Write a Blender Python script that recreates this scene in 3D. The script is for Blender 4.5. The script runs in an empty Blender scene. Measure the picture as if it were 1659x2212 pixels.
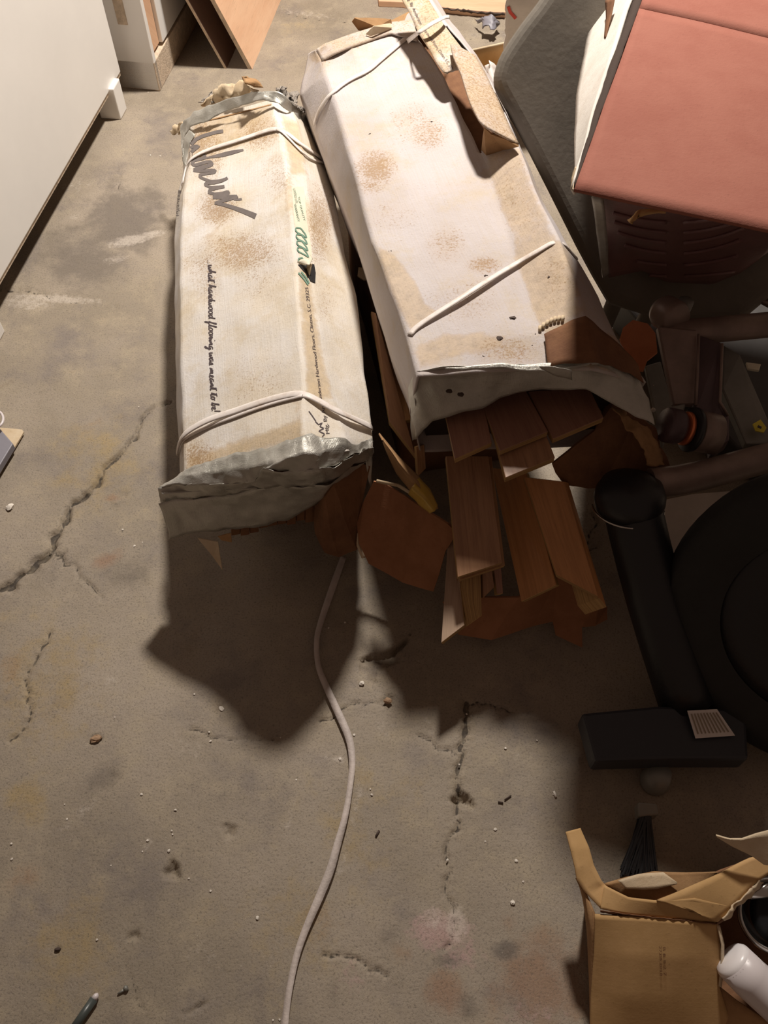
import bpy, bmesh, math, random
import numpy as np
from mathutils import Vector, Matrix, noise
from mathutils.bvhtree import BVHTree
random.seed(7)
SC = bpy.context.scene; COL = SC.collection
H = 1.55; F = 1900.0; TH = math.radians(56)
CT, ST = math.cos(TH), math.sin(TH)
CAM = Vector((0, 0, H))
def ray(px, py):
    a = (px-829.5)/F; v = (py-1106)/F
    return Vector((a, CT-v*ST, -ST-v*CT))
def at(px, py, z=0.0):
    d = ray(px, py); t = (z-H)/d.z
    return CAM+d*t
def prj(p):
    r = Vector(p)-CAM; dep = r.y*CT-r.z*ST; up = r.y*ST+r.z*CT
    return 829.5+F*r.x/dep, 1106-F*up/dep
def V(*a): return Vector(a)
# ------------------------------------------------------------ materials
def mat(name, col, rough=.7, metal=0, bump=0, bscale=60, var=0, vscale=8, spec=.5):
    m = bpy.data.materials.new(name); m.use_nodes = True
    n = m.node_tree.nodes; l = m.node_tree.links; b = n['Principled BSDF']
    b.inputs['Base Color'].default_value = (*col, 1); b.inputs['Roughness'].default_value = rough
    b.inputs['Metallic'].default_value = metal; b.inputs['Specular IOR Level'].default_value = spec
    tc = n.new('ShaderNodeTexCoord')
    if var:
        t = n.new('ShaderNodeTexNoise'); t.inputs['Scale'].default_value = vscale; t.inputs['Detail'].default_value = 8; t.inputs['Roughness'].default_value = .65
        l.new(tc.outputs['Object'], t.inputs['Vector'])
        r = n.new('ShaderNodeValToRGB'); r.color_ramp.elements[0].position = .3; r.color_ramp.elements[1].position = .7
        r.color_ramp.elements[0].color = (*[c*(1-var) for c in col], 1); r.color_ramp.elements[1].color = (*[min(1, c*(1+var*.6)) for c in col], 1)
        l.new(t.outputs['Fac'], r.inputs['Fac']); l.new(r.outputs['Color'], b.inputs['Base Color'])
    if bump:
        t = n.new('ShaderNodeTexNoise'); t.inputs['Scale'].default_value = bscale; t.inputs['Detail'].default_value = 5
        l.new(tc.outputs['Object'], t.inputs['Vector'])
        u = n.new('ShaderNodeBump'); u.inputs['Strength'].default_value = bump; u.inputs['Distance'].default_value = .004
        l.new(t.outputs['Fac'], u.inputs['Height']); l.new(u.outputs['Normal'], b.inputs['Normal'])
    return m
class NT:
    def __init__(s, name):
        s.m = bpy.data.materials.new(name); s.m.use_nodes = True
        s.n = s.m.node_tree.nodes; s.l = s.m.node_tree.links; s.b = s.n['Principled BSDF']
        s.tc = s.n.new('ShaderNodeTexCoord')
    def put(s, sock, v):
        if hasattr(v, 'links') or isinstance(v, bpy.types.NodeSocket): s.l.new(v, sock)
        elif isinstance(v, tuple) and len(v) == 3 and sock.type == 'RGBA': sock.default_value = (*v, 1)
        else: sock.default_value = v
    def noise(s, scale, detail=6, rough=.6, vec=None, mapscale=None):
        t = s.n.new('ShaderNodeTexNoise'); t.inputs['Scale'].default_value = scale; t.inputs['Detail'].default_value = detail; t.inputs['Roughness'].default_value = rough
        v = vec or s.tc.outputs['Object']
        if mapscale:
            mp = s.n.new('ShaderNodeMapping'); mp.inputs['Scale'].default_value = mapscale; s.l.new(v, mp.inputs['Vector']); v = mp.outputs['Vector']
        s.l.new(v, t.inputs['Vector']); return t.outputs['Fac']
    def ramp(s, f, a, b, c0=0.0, c1=1.0):
        r = s.n.new('ShaderNodeMapRange'); r.inputs['From Min'].default_value = a; r.inputs['From Max'].default_value = b
        r.inputs['To Min'].default_value = c0; r.inputs['To Max'].default_value = c1; r.interpolation_type = 'SMOOTHSTEP'
        s.l.new(f, r.inputs['Value']); return r.outputs['Result']
    def math(s, op, a, b=0.0, clamp=False):
        m = s.n.new('ShaderNodeMath'); m.operation = op; m.use_clamp = clamp; s.put(m.inputs[0], a); s.put(m.inputs[1], b); return m.outputs[0]
    def mix(s, f, a, b, bt='MIX'):
        m = s.n.new('ShaderNodeMix'); m.data_type = 'RGBA'; m.blend_type = bt; m.clamp_factor = True
        s.put(m.inputs['Factor'], f); s.put(m.inputs['A'] if False else m.inputs[6], a); s.put(m.inputs[7], b); return m.outputs[2]
    def attr(s, name, out='Fac'):
        a = s.n.new('ShaderNodeAttribute'); a.attribute_name = name; return a.outputs[out]
    def uv(s): return s.tc.outputs['UV']
    def bump(s, h, strength=.4, dist=.003):
        u = s.n.new('ShaderNodeBump'); u.inputs['Strength'].default_value = strength; u.inputs['Distance'].default_value = dist
        s.l.new(h, u.inputs['Height']); s.l.new(u.outputs['Normal'], s.b.inputs['Normal'])
    def done(s, col, rough=.8, metal=0.0, spec=.4):
        s.put(s.b.inputs['Base Color'], col); s.put(s.b.inputs['Roughness'], rough); s.put(s.b.inputs['Metallic'], metal)
        s.b.inputs['Specular IOR Level'].default_value = spec; return s.m

def carton_mat(name, base, base2, tan):
    t = NT(name)
    uvv = t.uv()
    big = t.noise(5, 5, .6); fine = t.noise(240, 4, .75); mid = t.noise(60, 6, .7)
    c = t.mix(t.ramp(big, .35, .65), base, base2)
    c = t.mix(t.math('MULTIPLY', t.ramp(t.noise(11, 7, .75), .46, .68), .45), c, (.54, .43, .27))
    flute = t.noise(1, 3, .5, uvv, (6, 330, 1))
    c = t.mix(t.math('MULTIPLY', t.ramp(flute, .35, .7), .16), c, (.5, .42, .3))
    # peeled / water stained zones
    tn = t.math('ADD', t.attr('tan'), t.math('MULTIPLY', t.math('SUBTRACT', t.math('ADD', t.math('MULTIPLY', t.noise(28, 8, .75), .5), t.math('MULTIPLY', t.noise(9, 8, .7), .5)), .5), 1.5))
    tm = t.ramp(tn, .36, .66)
    tanc = t.mix(t.ramp(mid, .35, .7), tan, tuple(x*.72 for x in tan))
    rim = t.math('SUBTRACT', t.ramp(tn, .36, .46), t.ramp(tn, .5, .66))
    c = t.mix(t.math('MULTIPLY', tm, .68), c, tanc)
    c = t.mix(t.math('MULTIPLY', rim, .12), c, (.4, .24, .1))
    # speckled dirt
    da = t.attr('dirt')
    dn = t.math('ADD', t.math('MULTIPLY', da, .2), t.math('ADD', t.math('MULTIPLY', fine, .78), t.math('MULTIPLY', t.noise(26, 6, .75), .22)))
    dm = t.ramp(dn, .58, .72)
    c = t.mix(t.math('MULTIPLY', dm, .72), c, (.30, .175, .075))
    c = t.mix(t.math('MULTIPLY', da, .22), c, (.45, .28, .12))
    sp = t.ramp(t.noise(330, 3, .8), .67, .73)
    c = t.mix(t.math('MULTIPLY', sp, .6), c, (.16, .09, .06))
    h = t.math('ADD', t.math('MULTIPLY', fine, .4), t.math('ADD', t.math('MULTIPLY', flute, .5), mid))
    t.bump(h, .45, .0022)
    return t.done(c, .78, spec=.3)
M = {}
M['carton_a'] = carton_mat('carton_white_yellowed', (.71, .68, .655), (.70, .63, .53), (.56, .41, .23))
M['carton_b'] = carton_mat('carton_white_pinkish', (.575, .53, .53), (.53, .475, .46), (.58, .44, .29))
def kraft(name, c1, c2, fl=.3, bs=.35):
    t = NT(name); n1 = t.noise(9, 6, .7); n2 = t.noise(160, 5, .7)
    fu = t.noise(1, 2, .5, t.uv(), (5, 260, 1))
    c = t.mix(t.ramp(n1, .35, .68), c1, c2)
    c = t.mix(t.math('MULTIPLY', t.ramp(n2, .6, .75), .5), c, tuple(x*.4 for x in c1))
    t.bump(t.math('ADD', t.math('MULTIPLY', fu, fl), n2), bs, .002); return t.done(c, .85, spec=.25)
M['kraft'] = kraft('kraft_cardboard', (.30, .17, .08), (.42, .25, .12))
M['kraft_orange'] = kraft('kraft_cardboard_orange', (.36, .165, .085), (.28, .125, .06))
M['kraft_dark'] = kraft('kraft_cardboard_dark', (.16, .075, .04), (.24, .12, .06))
M['kraft_pale'] = kraft('kraft_cardboard_pale', (.55, .42, .27), (.66, .55, .40))
M['kraft_box'] = kraft('kraft_cardboard_box', (.47, .29, .125), (.55, .345, .16), .3, .12)
M['pink'] = kraft('pink_cardboard', (.335, .13, .093), (.305, .11, .078), .1)
M['white_card'] = kraft('white_card', (.78, .74, .68), (.68, .62, .55), .1)
def tape_mat():
    t = NT('duct_tape_silver'); n1 = t.noise(14, 6, .7); n2 = t.noise(1, 4, .6, t.uv(), (60, 900, 1)); n3 = t.noise(1, 2, .5, t.uv(), (900, 60, 1))
    c = t.mix(t.ramp(n1, .3, .7), (.44, .43, .385), (.58, .56, .51))
    c = t.mix(t.math('MULTIPLY', t.ramp(t.noise(90, 6, .8), .6, .72), .5), c, (.2, .15, .1))
    t.bump(t.math('ADD', t.math('MULTIPLY', n2, .25), t.math('ADD', t.math('MULTIPLY', n3, .2), t.noise(22, 4, .6))), .55, .006)
    return t.done(c, t.ramp(n1, .3, .7, .3, .48), .62)
M['tape'] = tape_mat()
def plastic_strap():
    t = NT('strap_plastic'); n = t.noise(1, 3, .6, t.uv(), (12, 500, 1)); n1 = t.noise(30, 5, .7)
    c = t.mix(t.ramp(n1, .4, .75), (.78, .72, .68), (.6, .5, .42)); t.bump(n, .3, .001); return t.done(c, .45)
M['strap'] = plastic_strap()
def wood(name, c1, c2, rough=.4, sc=(7, 120, 1)):
    t = NT(name); n = t.noise(1, 8, .65, t.uv(), sc); n2 = t.noise(1, 4, .5, t.uv(), (3, 9, 1)); w = t.noise(1, 5, .6, t.uv(), (14, 420, 1))
    c = t.mix(t.ramp(n, .35, .68), c1, c2); c = t.mix(t.math('MULTIPLY', t.ramp(w, .56, .7), .5), c, tuple(x*.4 for x in c1))
    c = t.mix(t.ramp(n2, .4, .7, 0, .35), c, tuple(x*.7 for x in c2)); t.bump(n, .2, .001); return t.done(c, rough)
M['wood'] = wood('plank_finish_brown', (.40, .22, .12), (.30, .155, .085))
M['wood_red'] = wood('plank_finish_reddish', (.34, .18, .12), (.27, .13, .09))
M['wood_lit'] = wood('plank_finish_lit', (.44, .24, .11), (.33, .165, .07))  # brown finish with a lit, warmer tone put into its colour
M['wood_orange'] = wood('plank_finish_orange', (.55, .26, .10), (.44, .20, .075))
M['wood_grey'] = wood('plank_finish_greyish', (.48, .34, .24), (.38, .26, .18))
M['ply'] = wood('plywood_laminations', (.52, .33, .13), (.30, .17, .07), .7, (5, 330, 1))
M['plyboard'] = wood('plywood_board_face', (.74, .48, .31), (.66, .39, .24), .6, (3, 16, 1))
M['laminate'] = mat('white_laminate', (.86, .835, .80), .35, var=.05, vscale=3)
M['chip'] = mat('chipboard_edge', (.60, .48, .36), .9, bump=.5, bscale=220, var=.3, vscale=60)
M['dk_bin'] = mat('dark_grey_plastic', (.18, .158, .13), .75, bump=.15, bscale=90, var=.25, vscale=7)
M['black'] = mat('black_plastic', (.014, .014, .016), .42, bump=.15, bscale=70)
M['rubber'] = mat('black_rubber', (.018, .018, .017), .75, bump=.4, bscale=50, var=.3)
M['maroon'] = mat('dark_maroon_plastic', (.20, .10, .095), .5, bump=.2, bscale=120, var=.2)
M['steel'] = mat('brown_grey_painted_steel', (.26, .19, .16), .4, .2, bump=.15, bscale=40, var=.3, vscale=14)
M['steel_dk'] = mat('dark_purple_painted_steel', (.10, .065, .07), .4, .2, bump=.1, var=.3)
M['steel_gn'] = mat('grey_green_painted_steel', (.24, .235, .21), .42, .2, bump=.1, var=.25)
M['chrome'] = mat('dull_metal', (.55, .53, .5), .25, 1, var=.1)
M['copper'] = mat('copper_bearing', (.75, .22, .09), .3, .6)
M['yellow'] = mat('yellow_vinyl', (.75, .62, .05), .5)
M['ink'] = mat('black_print', (.075, .055, .06), .8)
M['ink_grey'] = mat('grey_brown_print', (.16, .135, .125), .75, var=.2, vscale=50)
M['ink_green'] = mat('green_print', (.15, .27, .20), .8, var=.2, vscale=80)
M['ink_aqua'] = mat('aqua_print', (.24, .42, .36), .8)
M['ink_fade'] = mat('faded_print', (.30, .24, .17), .8)
M['cream'] = mat('cream_print', (.72, .66, .52), .8, var=.1, vscale=40)
M['paper'] = mat('white_paper', (.72, .66, .62), .8, bump=.3, bscale=40, var=.08, vscale=30)
M['redprint'] = mat('red_print', (.7, .06, .04), .6)
M['whiteplastic'] = mat('white_plastic', (.66, .60, .60), .35, var=.05)
M['grit'] = mat('pale_grit', (.72, .66, .58), .8, var=.2, vscale=90)
M['grit_dk'] = mat('dark_grit', (.07, .045, .035), .8, var=.3, vscale=90)
M['stone'] = mat('rusty_stone', (.40, .26, .16), .9, bump=.8, bscale=90, var=.3, vscale=60)
M['slate'] = mat('grey_plastic_sheet', (.22, .21, .24), .5, bump=.1)
M['fuzz'] = mat('grey_fluff', (.33, .29, .25), 1, bump=1, bscale=200, var=.5, vscale=70)
M['card_shadow'] = mat('shade_brown_card', (.045, .026, .018), .9, bump=.3)  # near-black card, darkness of the carton's open end put into colour
M['orange_scrap'] = kraft('orange_brown_paper', (.80, .30, .15), (.70, .25, .12), .1)
M['pinkfloor'] = mat('pale_floor_sheet', (.62, .55, .48), .8, var=.15, vscale=12, bump=.2)

# ------------------------------------------------------------ object helpers
def thing(name, label, cat, loc, group=None):
    o = bpy.data.objects.new(name, None); COL.objects.link(o); o.location = loc
    o.empty_display_size = .05; o['label'] = label; o['category'] = cat
    if group: o['group'] = group
    return o
def tag(o, label, cat, group=None, kind=None):
    o['label'] = label; o['category'] = cat
    if group: o['group'] = group
    if kind: o['kind'] = kind
    return o
def wloc(o):
    v = Vector((0, 0, 0))
    while o: v += o.location; o = o.parent
    return v
def mk(name, verts, faces, m, parent=None, smooth=False, uvs=None, attrs=None, mats=None, fmat=None):
    """one mesh object from world-space vertices; origin at its base, or at its parent's"""
    co = np.array([tuple(v) for v in verts], dtype=float)
    if parent: base = np.array(wloc(parent))
    else: base = np.array([co[:, 0].mean(), co[:, 1].mean(), co[:, 2].min()])
    me = bpy.data.meshes.new(name); me.from_pydata((co-base).tolist(), [], faces)
    for mm in (mats or [m]): me.materials.append(mm)
    if fmat: me.polygons.foreach_set('material_index', fmat)
    if uvs is not None:
        ul = me.uv_layers.new(name='UVMap'); li = np.empty(len(me.loops), dtype=int); me.loops.foreach_get('vertex_index', li)
        ul.data.foreach_set('uv', np.array(uvs, dtype=float)[li].ravel())
    if attrs:
        for k, a in attrs.items():
            at_ = me.attributes.new(k, 'FLOAT', 'POINT'); at_.data.foreach_set('value', np.array(a, dtype=float))
    if smooth: me.polygons.foreach_set('use_smooth', [True]*len(me.polygons))
    me.update()
    o = bpy.data.objects.new(name, me); COL.objects.link(o)
    if parent: o.parent = parent
    else: o.location = base
    return o
def fixn(o):
    bm = bmesh.new(); bm.from_mesh(o.data); bmesh.ops.recalc_face_normals(bm, faces=bm.faces); bm.to_mesh(o.data); bm.free(); return o
def solid(o, t, off=-1):
    md = o.modifiers.new('thickness', 'SOLIDIFY'); md.thickness = t; md.offset = off; return o
def bev(o, w, seg=2):
    md = o.modifiers.new('bevel', 'BEVEL'); md.width = w; md.segments = seg; md.limit_method = 'ANGLE'; md.angle_limit = .6; return o
def wob(p, sc, amp, seed=0.0):
    q = Vector(p)*sc+Vector((seed, seed*1.7, -seed)); return noise.noise_vector(q)*amp
def lerp_poly(pts, n):
    """resample a polyline (vectors) to n+1 points, even in length"""
    pts = [Vector(p) for p in pts]; L = [0]
    for a, b in zip(pts, pts[1:]): L.append(L[-1]+(b-a).length)
    out = []; k = 0
    for i in range(n+1):
        s = L[-1]*i/n
        while k < len(L)-2 and s > L[k+1]: k += 1
        d = L[k+1]-L[k]; out.append(pts[k].lerp(pts[k+1], (s-L[k])/d if d else 0))
    return out
def smooth_poly(pts, it=2):
    for _ in range(it):
        o = [pts[0]]
        for a, b in zip(pts, pts[1:]): o += [a.lerp(b, .25), a.lerp(b, .75)]
        o.append(pts[-1]); pts = o
    return pts
def P(lst, z=None):
    """[(px,py,z)...] or [(px,py)...] with common z -> points in space"""
    return [at(q[0], q[1], q[2] if len(q) > 2 else z) for q in lst]
def strips(lines, nu, nvs, closed=False):
    """lines: list of point polylines running lengthwise; returns grid [i][j]"""
    R = [lerp_poly(l, nu) for l in lines]; g = []
    if isinstance(nvs, int): nvs = [nvs]*(len(R)-1+(1 if closed else 0))
    for i in range(nu+1):
        row = []
        for k in range(len(R)-1): row += [R[k][i].lerp(R[k+1][i], j/nvs[k]) for j in range(nvs[k])]
        if closed: row += [R[-1][i].lerp(R[0][i], j/nvs[-1]) for j in range(nvs[-1])]
        else: row.append(R[-1][i])
        g.append(row)
    return g
def grid_obj(name, g, m, parent=None, closed=False, amp=0, sc=12, seed=0.0, cap=False, thick=0, smooth=True, off=-1, attrs=None, hole=None):
    nu, nv = len(g), len(g[0]); verts = []; uvs = []
    for i in range(nu):
        acc = 0
        for j in range(nv):
            p = g[i][j]
            if j: acc += (g[i][j]-g[i][j-1]).length
            verts.append(p+(wob(p, sc, amp, seed)+(wob(p, sc*2.6, amp*.5, seed+3) if amp > .004 else Vector()) if amp else Vector()))
            uvs.append(((g[i][j]-g[0][j]).length, acc))
    faces = []
    for i in range(nu-1):
        for j in range(nv if closed else nv-1):
            a, b, c, d = i*nv+j, i*nv+(j+1) % nv, (i+1)*nv+(j+1) % nv, (i+1)*nv+j
            if hole and hole(i, j): continue
            faces.append((a, b, c, d))
    if cap:
        faces.append(tuple(range(nv-1, -1, -1))); faces.append(tuple((nu-1)*nv+j for j in range(nv)))
    at_ = {k: [f(v) for v in verts] for k, f in attrs.items()} if attrs else None
    o = mk(name, verts, faces, m, parent, smooth, uvs, at_)
    if cap: fixn(o)
    if thick: solid(o, thick, off)
    return o
def patch(name, lines, m, parent=None, nu=30, nv=8, amp=.002, sc=14, seed=0., thick=.002, off=0, **k):
    return grid_obj(name, strips(lines, nu, nv), m, parent, amp=amp, sc=sc, seed=seed, thick=thick, off=off, **k)
def slab(name, c4, thick, m, parent=None, edge=None, n=(6, 2), layers=True, bw=.0008):
    """board whose top face has the four corners c4 (0-1 is the short end, 1-2 the long side)"""
    a, b, c, d = [Vector(q) for q in c4]
    nrm = ((c-a).cross(d-b)).normalized()
    if nrm.z < 0: nrm = -nrm
    dn = -nrm*thick; v = [a, b, c, d, a+dn, b+dn, c+dn, d+dn]
    f = [(0, 1, 2, 3), (4, 7, 6, 5), (0, 4, 5, 1), (1, 5, 6, 2), (2, 6, 7, 3), (3, 7, 4, 0)]
    mats = [m, edge or m]; fm = [0, 0, 1, 1, 1, 1]
    base = np.array(wloc(parent)) if parent else np.array(sum(v, Vector())/8)
    if not parent: base[2] = min(q.z for q in v)
    me = bpy.data.meshes.new(name); me.from_pydata([tuple(np.array(q)-base) for q in v], [], f)
    for mm in mats: me.materials.append(mm)
    me.polygons.foreach_set('material_index', fm)
    ul = me.uv_layers.new(name='UVMap'); s = random.random()*3
    W = (b-a).length; L = (c-b).length
    uvt = {0: [(0, 0), (0, W), (L, W), (L, 0)], 1: [(0, 0), (L, 0), (L, W), (0, W)], 2: [(0, 0), (0, thick), (W, thick), (W, 0)], 3: [(0, 0), (0, thick), (L, thick), (L, 0)],
           4: [(0, 0), (0, thick), (W, thick), (W, 0)], 5: [(0, 0), (0, thick), (L, thick), (L, 0)]}
    for p in me.polygons:
        for k, li in enumerate(p.loop_indices): ul.data[li].uv = (uvt[p.index][k][0]+s, uvt[p.index][k][1]+s)
    o = bpy.data.objects.new(name, me); COL.objects.link(o)
    if parent: o.parent = parent
    else: o.location = base
    fixn(o)
    if bw: bev(o, bw, 1)
    return o
def poly(name, pts, thick, m, parent=None, curl=0, nsub=0, seed=0., dn=None):
    """sheet of card cut to an outline, with thickness and slight curl"""
    bm = bmesh.new(); vs = [bm.verts.new(p) for p in pts]; bm.faces.new(vs)
    bmesh.ops.triangulate(bm, faces=bm.faces[:])
    if nsub:
        bmesh.ops.subdivide_edges(bm, edges=bm.edges[:], cuts=nsub, use_grid_fill=True)
    for v in bm.verts: v.co += wob(v.co, 9, curl, seed)
    bm.normal_update()
    vs = [v.co.copy() for v in bm.verts]; bm.verts.index_update(); fs = [tuple(q.index for q in f.verts) for f in bm.faces]; bm.free()
    uvs = [(v.x*1.0, v.y+v.z) for v in vs]
    o = mk(name, vs, fs, m, parent, False, uvs); fixn(o); solid(o, thick, 0); return o
def tube(name, pts, r, m, parent=None, n=16, cap=True, squash=None):
    pts = [Vector(p) for p in pts]; rs = r if isinstance(r, (list, tuple)) else [r]*len(pts)
    verts = []; faces = []; uvs = []; up = Vector((0.03, .02, 1)).normalized(); acc = 0
    for i, p in enumerate(pts):
        t = (pts[min(i+1, len(pts)-1)]-pts[max(i-1, 0)]).normalized()
        if abs(t.dot(up)) > .95: up = Vector((0, 1, .05)).normalized()
        x = t.cross(up).normalized(); y = x.cross(t).normalized()
        if i: acc += (p-pts[i-1]).length
        for k in range(n):
            a = 2*math.pi*k/n; sx, sy = (squash or (1, 1))
            verts.append(p+(x*math.cos(a)*sx+y*math.sin(a)*sy)*rs[i]); uvs.append((acc, k/n*rs[i]*6.28))
    for i in range(len(pts)-1):
        for k in range(n): faces.append((i*n+k, i*n+(k+1) % n, (i+1)*n+(k+1) % n, (i+1)*n+k))
    if cap: faces += [tuple(range(n-1, -1, -1)), tuple((len(pts)-1)*n+k for k in range(n))]
    o = mk(name, verts, faces, m, parent, True, uvs); fixn(o)
    if cap:
        for p in o.data.polygons:
            if len(p.vertices) > 4: p.use_smooth = False
    return o
def rings(name, prof, m, parent, M4, n=48, cap=True):
    """turned shape: profile (radius, height) about local z, placed by matrix M4"""
    verts = []; faces = []; k = len(prof)
    for i in range(n):
        a = 2*math.pi*i/n
        for r, h in prof: verts.append(M4 @ Vector((r*math.cos(a), r*math.sin(a), h)))
    for i in range(n):
        for j in range(k-1): faces.append((i*k+j, ((i+1) % n)*k+j, ((i+1) % n)*k+j+1, i*k+j+1))
    o = mk(name, verts, faces, m, parent, True, [(v.x, v.z) for v in verts]); fixn(o)
    return o
def boxm(name, c, size, m, parent=None, rot=0, tilt=(0, 0), b=.003):
    R = Matrix.Rotation(rot, 3, 'Z') @ Matrix.Rotation(tilt[0], 3, 'X') @ Matrix.Rotation(tilt[1], 3, 'Y')
    v = [Vector(c)+R @ Vector((sx*size[0]/2, sy*size[1]/2, sz*size[2]/2)) for sx in (-1, 1) for sy in (-1, 1) for sz in (-1, 1)]
    f = [(0, 1, 3, 2), (4, 6, 7, 5), (0, 4, 5, 1), (2, 3, 7, 6), (0, 2, 6, 4), (1, 5, 7, 3)]
    o = mk(name, v, f, m, parent, False, [(q.x+q.z, q.y) for q in v]); fixn(o)
    if b: bev(o, b)
    return o
def prism(name, pts, down, m, parent=None, b=.002):
    """solid: top outline pts pushed by vector(s) down"""
    n = len(pts); dv = down if isinstance(down, list) else [Vector(down)]*n
    v = [Vector(p) for p in pts]+[Vector(p)+d for p, d in zip(pts, dv)]
    f = [tuple(range(n)), tuple(range(2*n-1, n-1, -1))]+[(i, (i+1) % n, n+(i+1) % n, n+i) for i in range(n)]
    o = mk(name, v, f, m, parent, False, [(q.x+q.z*.3, q.y+q.z) for q in v]); fixn(o)
    if b: bev(o, b)
    return o
def bvh_of(objs):
    dg = bpy.context.evaluated_depsgraph_get(); vs = []; fs = []
    for o in objs:
        off = len(vs); w = wloc(o); vs += [v.co+w for v in o.data.vertices]; fs += [tuple(i+off for i in p.vertices) for p in o.data.polygons]
    return BVHTree.FromPolygons(vs, fs)
def on(bvh, px, py, off=.0008):
    d = ray(px, py).normalized(); h, nrm, i, dist = bvh.ray_cast(CAM, d)
    if h is None: return None, None
    if nrm.dot(d) > 0: nrm = -nrm
    return h+nrm*off, nrm
def stroke_mesh(bvh, strokes, w, off=.0008, step=3.0):
    """printed strokes: pixel-free ribbons lying on the surface; w in photo pixels at that place"""
    V_, F_ = [], []
    for s in strokes:
        pts = s[0] if isinstance(s[0], list) else s; ww = s[1] if isinstance(s[0], list) else w
        q = [Vector((x, y, 0)) for x, y in pts]; L = sum((b-a).length for a, b in zip(q, q[1:]))
        q = lerp_poly(q, max(2, int(L/step)))
        prev = None
        for i, p in enumerate(q):
            t = (q[min(i+1, len(q)-1)]-q[max(0, i-1)]); t = t.normalized() if t.length > 1e-6 else Vector((1, 0, 0)); nn = Vector((-t.y, t.x, 0))
            cw = ww(i/(len(q)-1)) if callable(ww) else ww
            a, _ = on(bvh, *(p+nn*cw/2).xy, off); b, _ = on(bvh, *(p-nn*cw/2).xy, off)
            if a is None or b is None: prev = None; continue
            V_ += [a, b]; k = len(V_)
            if prev is not None and (V_[k-2]-V_[prev]).length < .05: F_.append((prev, prev+1, k-1, k-2))
            prev = k-2
    return V_, F_
def ink(name, bvh, strokes, w, m, parent, off=.0008, label=None, step=3.0):
    v, f = stroke_mesh(bvh, strokes, w, off, step)
    if not f: return None
    o = mk(name, v, f, m, parent)
    if label: o['label'] = label
    return o
def text_strokes_font(txt, base, size, aspect=1.0, shear=0.0):
    """outline faces of a word in the built-in font, mapped along a baseline of two pixel points; up is to the left of travel"""
    cu = bpy.data.curves.new('t', 'FONT'); cu.body = txt; cu.size = 1; cu.shear = shear; cu.resolution_u = 3
    ob = bpy.data.objects.new('t', cu); COL.objects.link(ob); dg = bpy.context.evaluated_depsgraph_get(); dg.update()
    me = bpy.data.meshes.new_from_object(ob.evaluated_get(dg)); bpy.data.objects.remove(ob)
    vs = [v.co.copy() for v in me.vertices]; fs = [tuple(p.vertices) for p in me.polygons]; bpy.data.meshes.remove(me); bpy.data.curves.remove(cu)
    return vs, fs
def print_text(name, bvh, txt, p0, p1, size, m, parent, shear=0., off=.0009, label=None, flip=1):
    vs, fs = text_strokes_font(txt, None, 1, shear=shear)
    x1 = max(v.x for v in vs); a = Vector((*p0, 0)); b = Vector((*p1, 0)); t = (b-a)/x1; n = Vector((t.y, -t.x, 0)).normalized()*flip
    out = []; ok = []
    for v in vs:
        q = a+t*v.x+n*v.y*size; h, _ = on(bvh, q.x, q.y, off); out.append(h); ok.append(h is not None)
    vv = [o if o is not None else Vector() for o in out]; ff = [f for f in fs if all(ok[i] for i in f)]
    used = sorted({i for f in ff for i in f}); ix = {j: k for k, j in enumerate(used)}
    if not ff: return None
    o = mk(name, [vv[i] for i in used], [tuple(ix[i] for i in f) for f in ff], m, parent)
    if label: o['label'] = label
    return o
def strap(name, bvh, pts, w, m, parent, off=.004, thick=.0012, lift=None, smooth=1, n=60, drape=True):
    """band lying on a surface along photo points; w metres"""
    q = [Vector((x, y, 0)) for x, y in pts]
    for _ in range(smooth): q = smooth_poly(q, 1)
    q = lerp_poly(q, n); c = []; ns = []
    for i, p in enumerate(q):
        h, nn = on(bvh, p.x, p.y, off+(lift(i/n) if lift else 0))
        if h is None: continue
        c.append(h); ns.append(nn)
    for _ in range(3):
        c = [c[0]]+[(c[i-1]+c[i]*2+c[i+1])/4 for i in range(1, len(c)-1)]+[c[-1]]
        ns = [ns[0]]+[((ns[i-1]+ns[i]*2+ns[i+1])/4).normalized() for i in range(1, len(ns)-1)]+[ns[-1]]
    g = []
    for i, p in enumerate(c):
        t = (c[min(i+1, len(c)-1)]-c[max(i-1, 0)]).normalized(); s = t.cross(ns[i]).normalized()
        row = []
        for k in range(5):
            x = (k-2)/2; row.append(p+s*x*w/2+ns[i]*(.0012*(1-x*x)))
        g.append(row)
    return grid_obj(name, g, m, parent, thick=thick, off=1)
def inpoly(x, y, pl):
    c = False; n = len(pl)
    for i in range(n):
        x1, y1 = pl[i]; x2, y2 = pl[(i+1) % n]
        if (y1 > y) != (y2 > y) and x < (x2-x1)*(y-y1)/(y2-y1)+x1: c = not c
    return c
def segd(x, y, a, b):
    dx, dy = b[0]-a[0], b[1]-a[1]; L = dx*dx+dy*dy; t = max(0, min(1, ((x-a[0])*dx+(y-a[1])*dy)/L)) if L else 0
    return math.hypot(x-a[0]-t*dx, y-a[1]-t*dy)
def zone(polys=(), blobs=(), soft=14):
    """stain strength at a point: outlines and round blobs given by where they show in the photo"""
    def f(p):
        x, y = prj(p); v = 0
        for pl, s in polys:
            d = min(segd(x, y, pl[i], pl[(i+1) % len(pl)]) for i in range(len(pl)))
            v = max(v, s*min(1, .5+(d if inpoly(x, y, pl) else -d)/soft/2))
        for bx, by, rx, ry, s in blobs:
            r = math.hypot((x-bx)/rx, (y-by)/ry); v = max(v, s*max(0, 1-r*r))
        return max(0, v)
    return f
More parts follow.
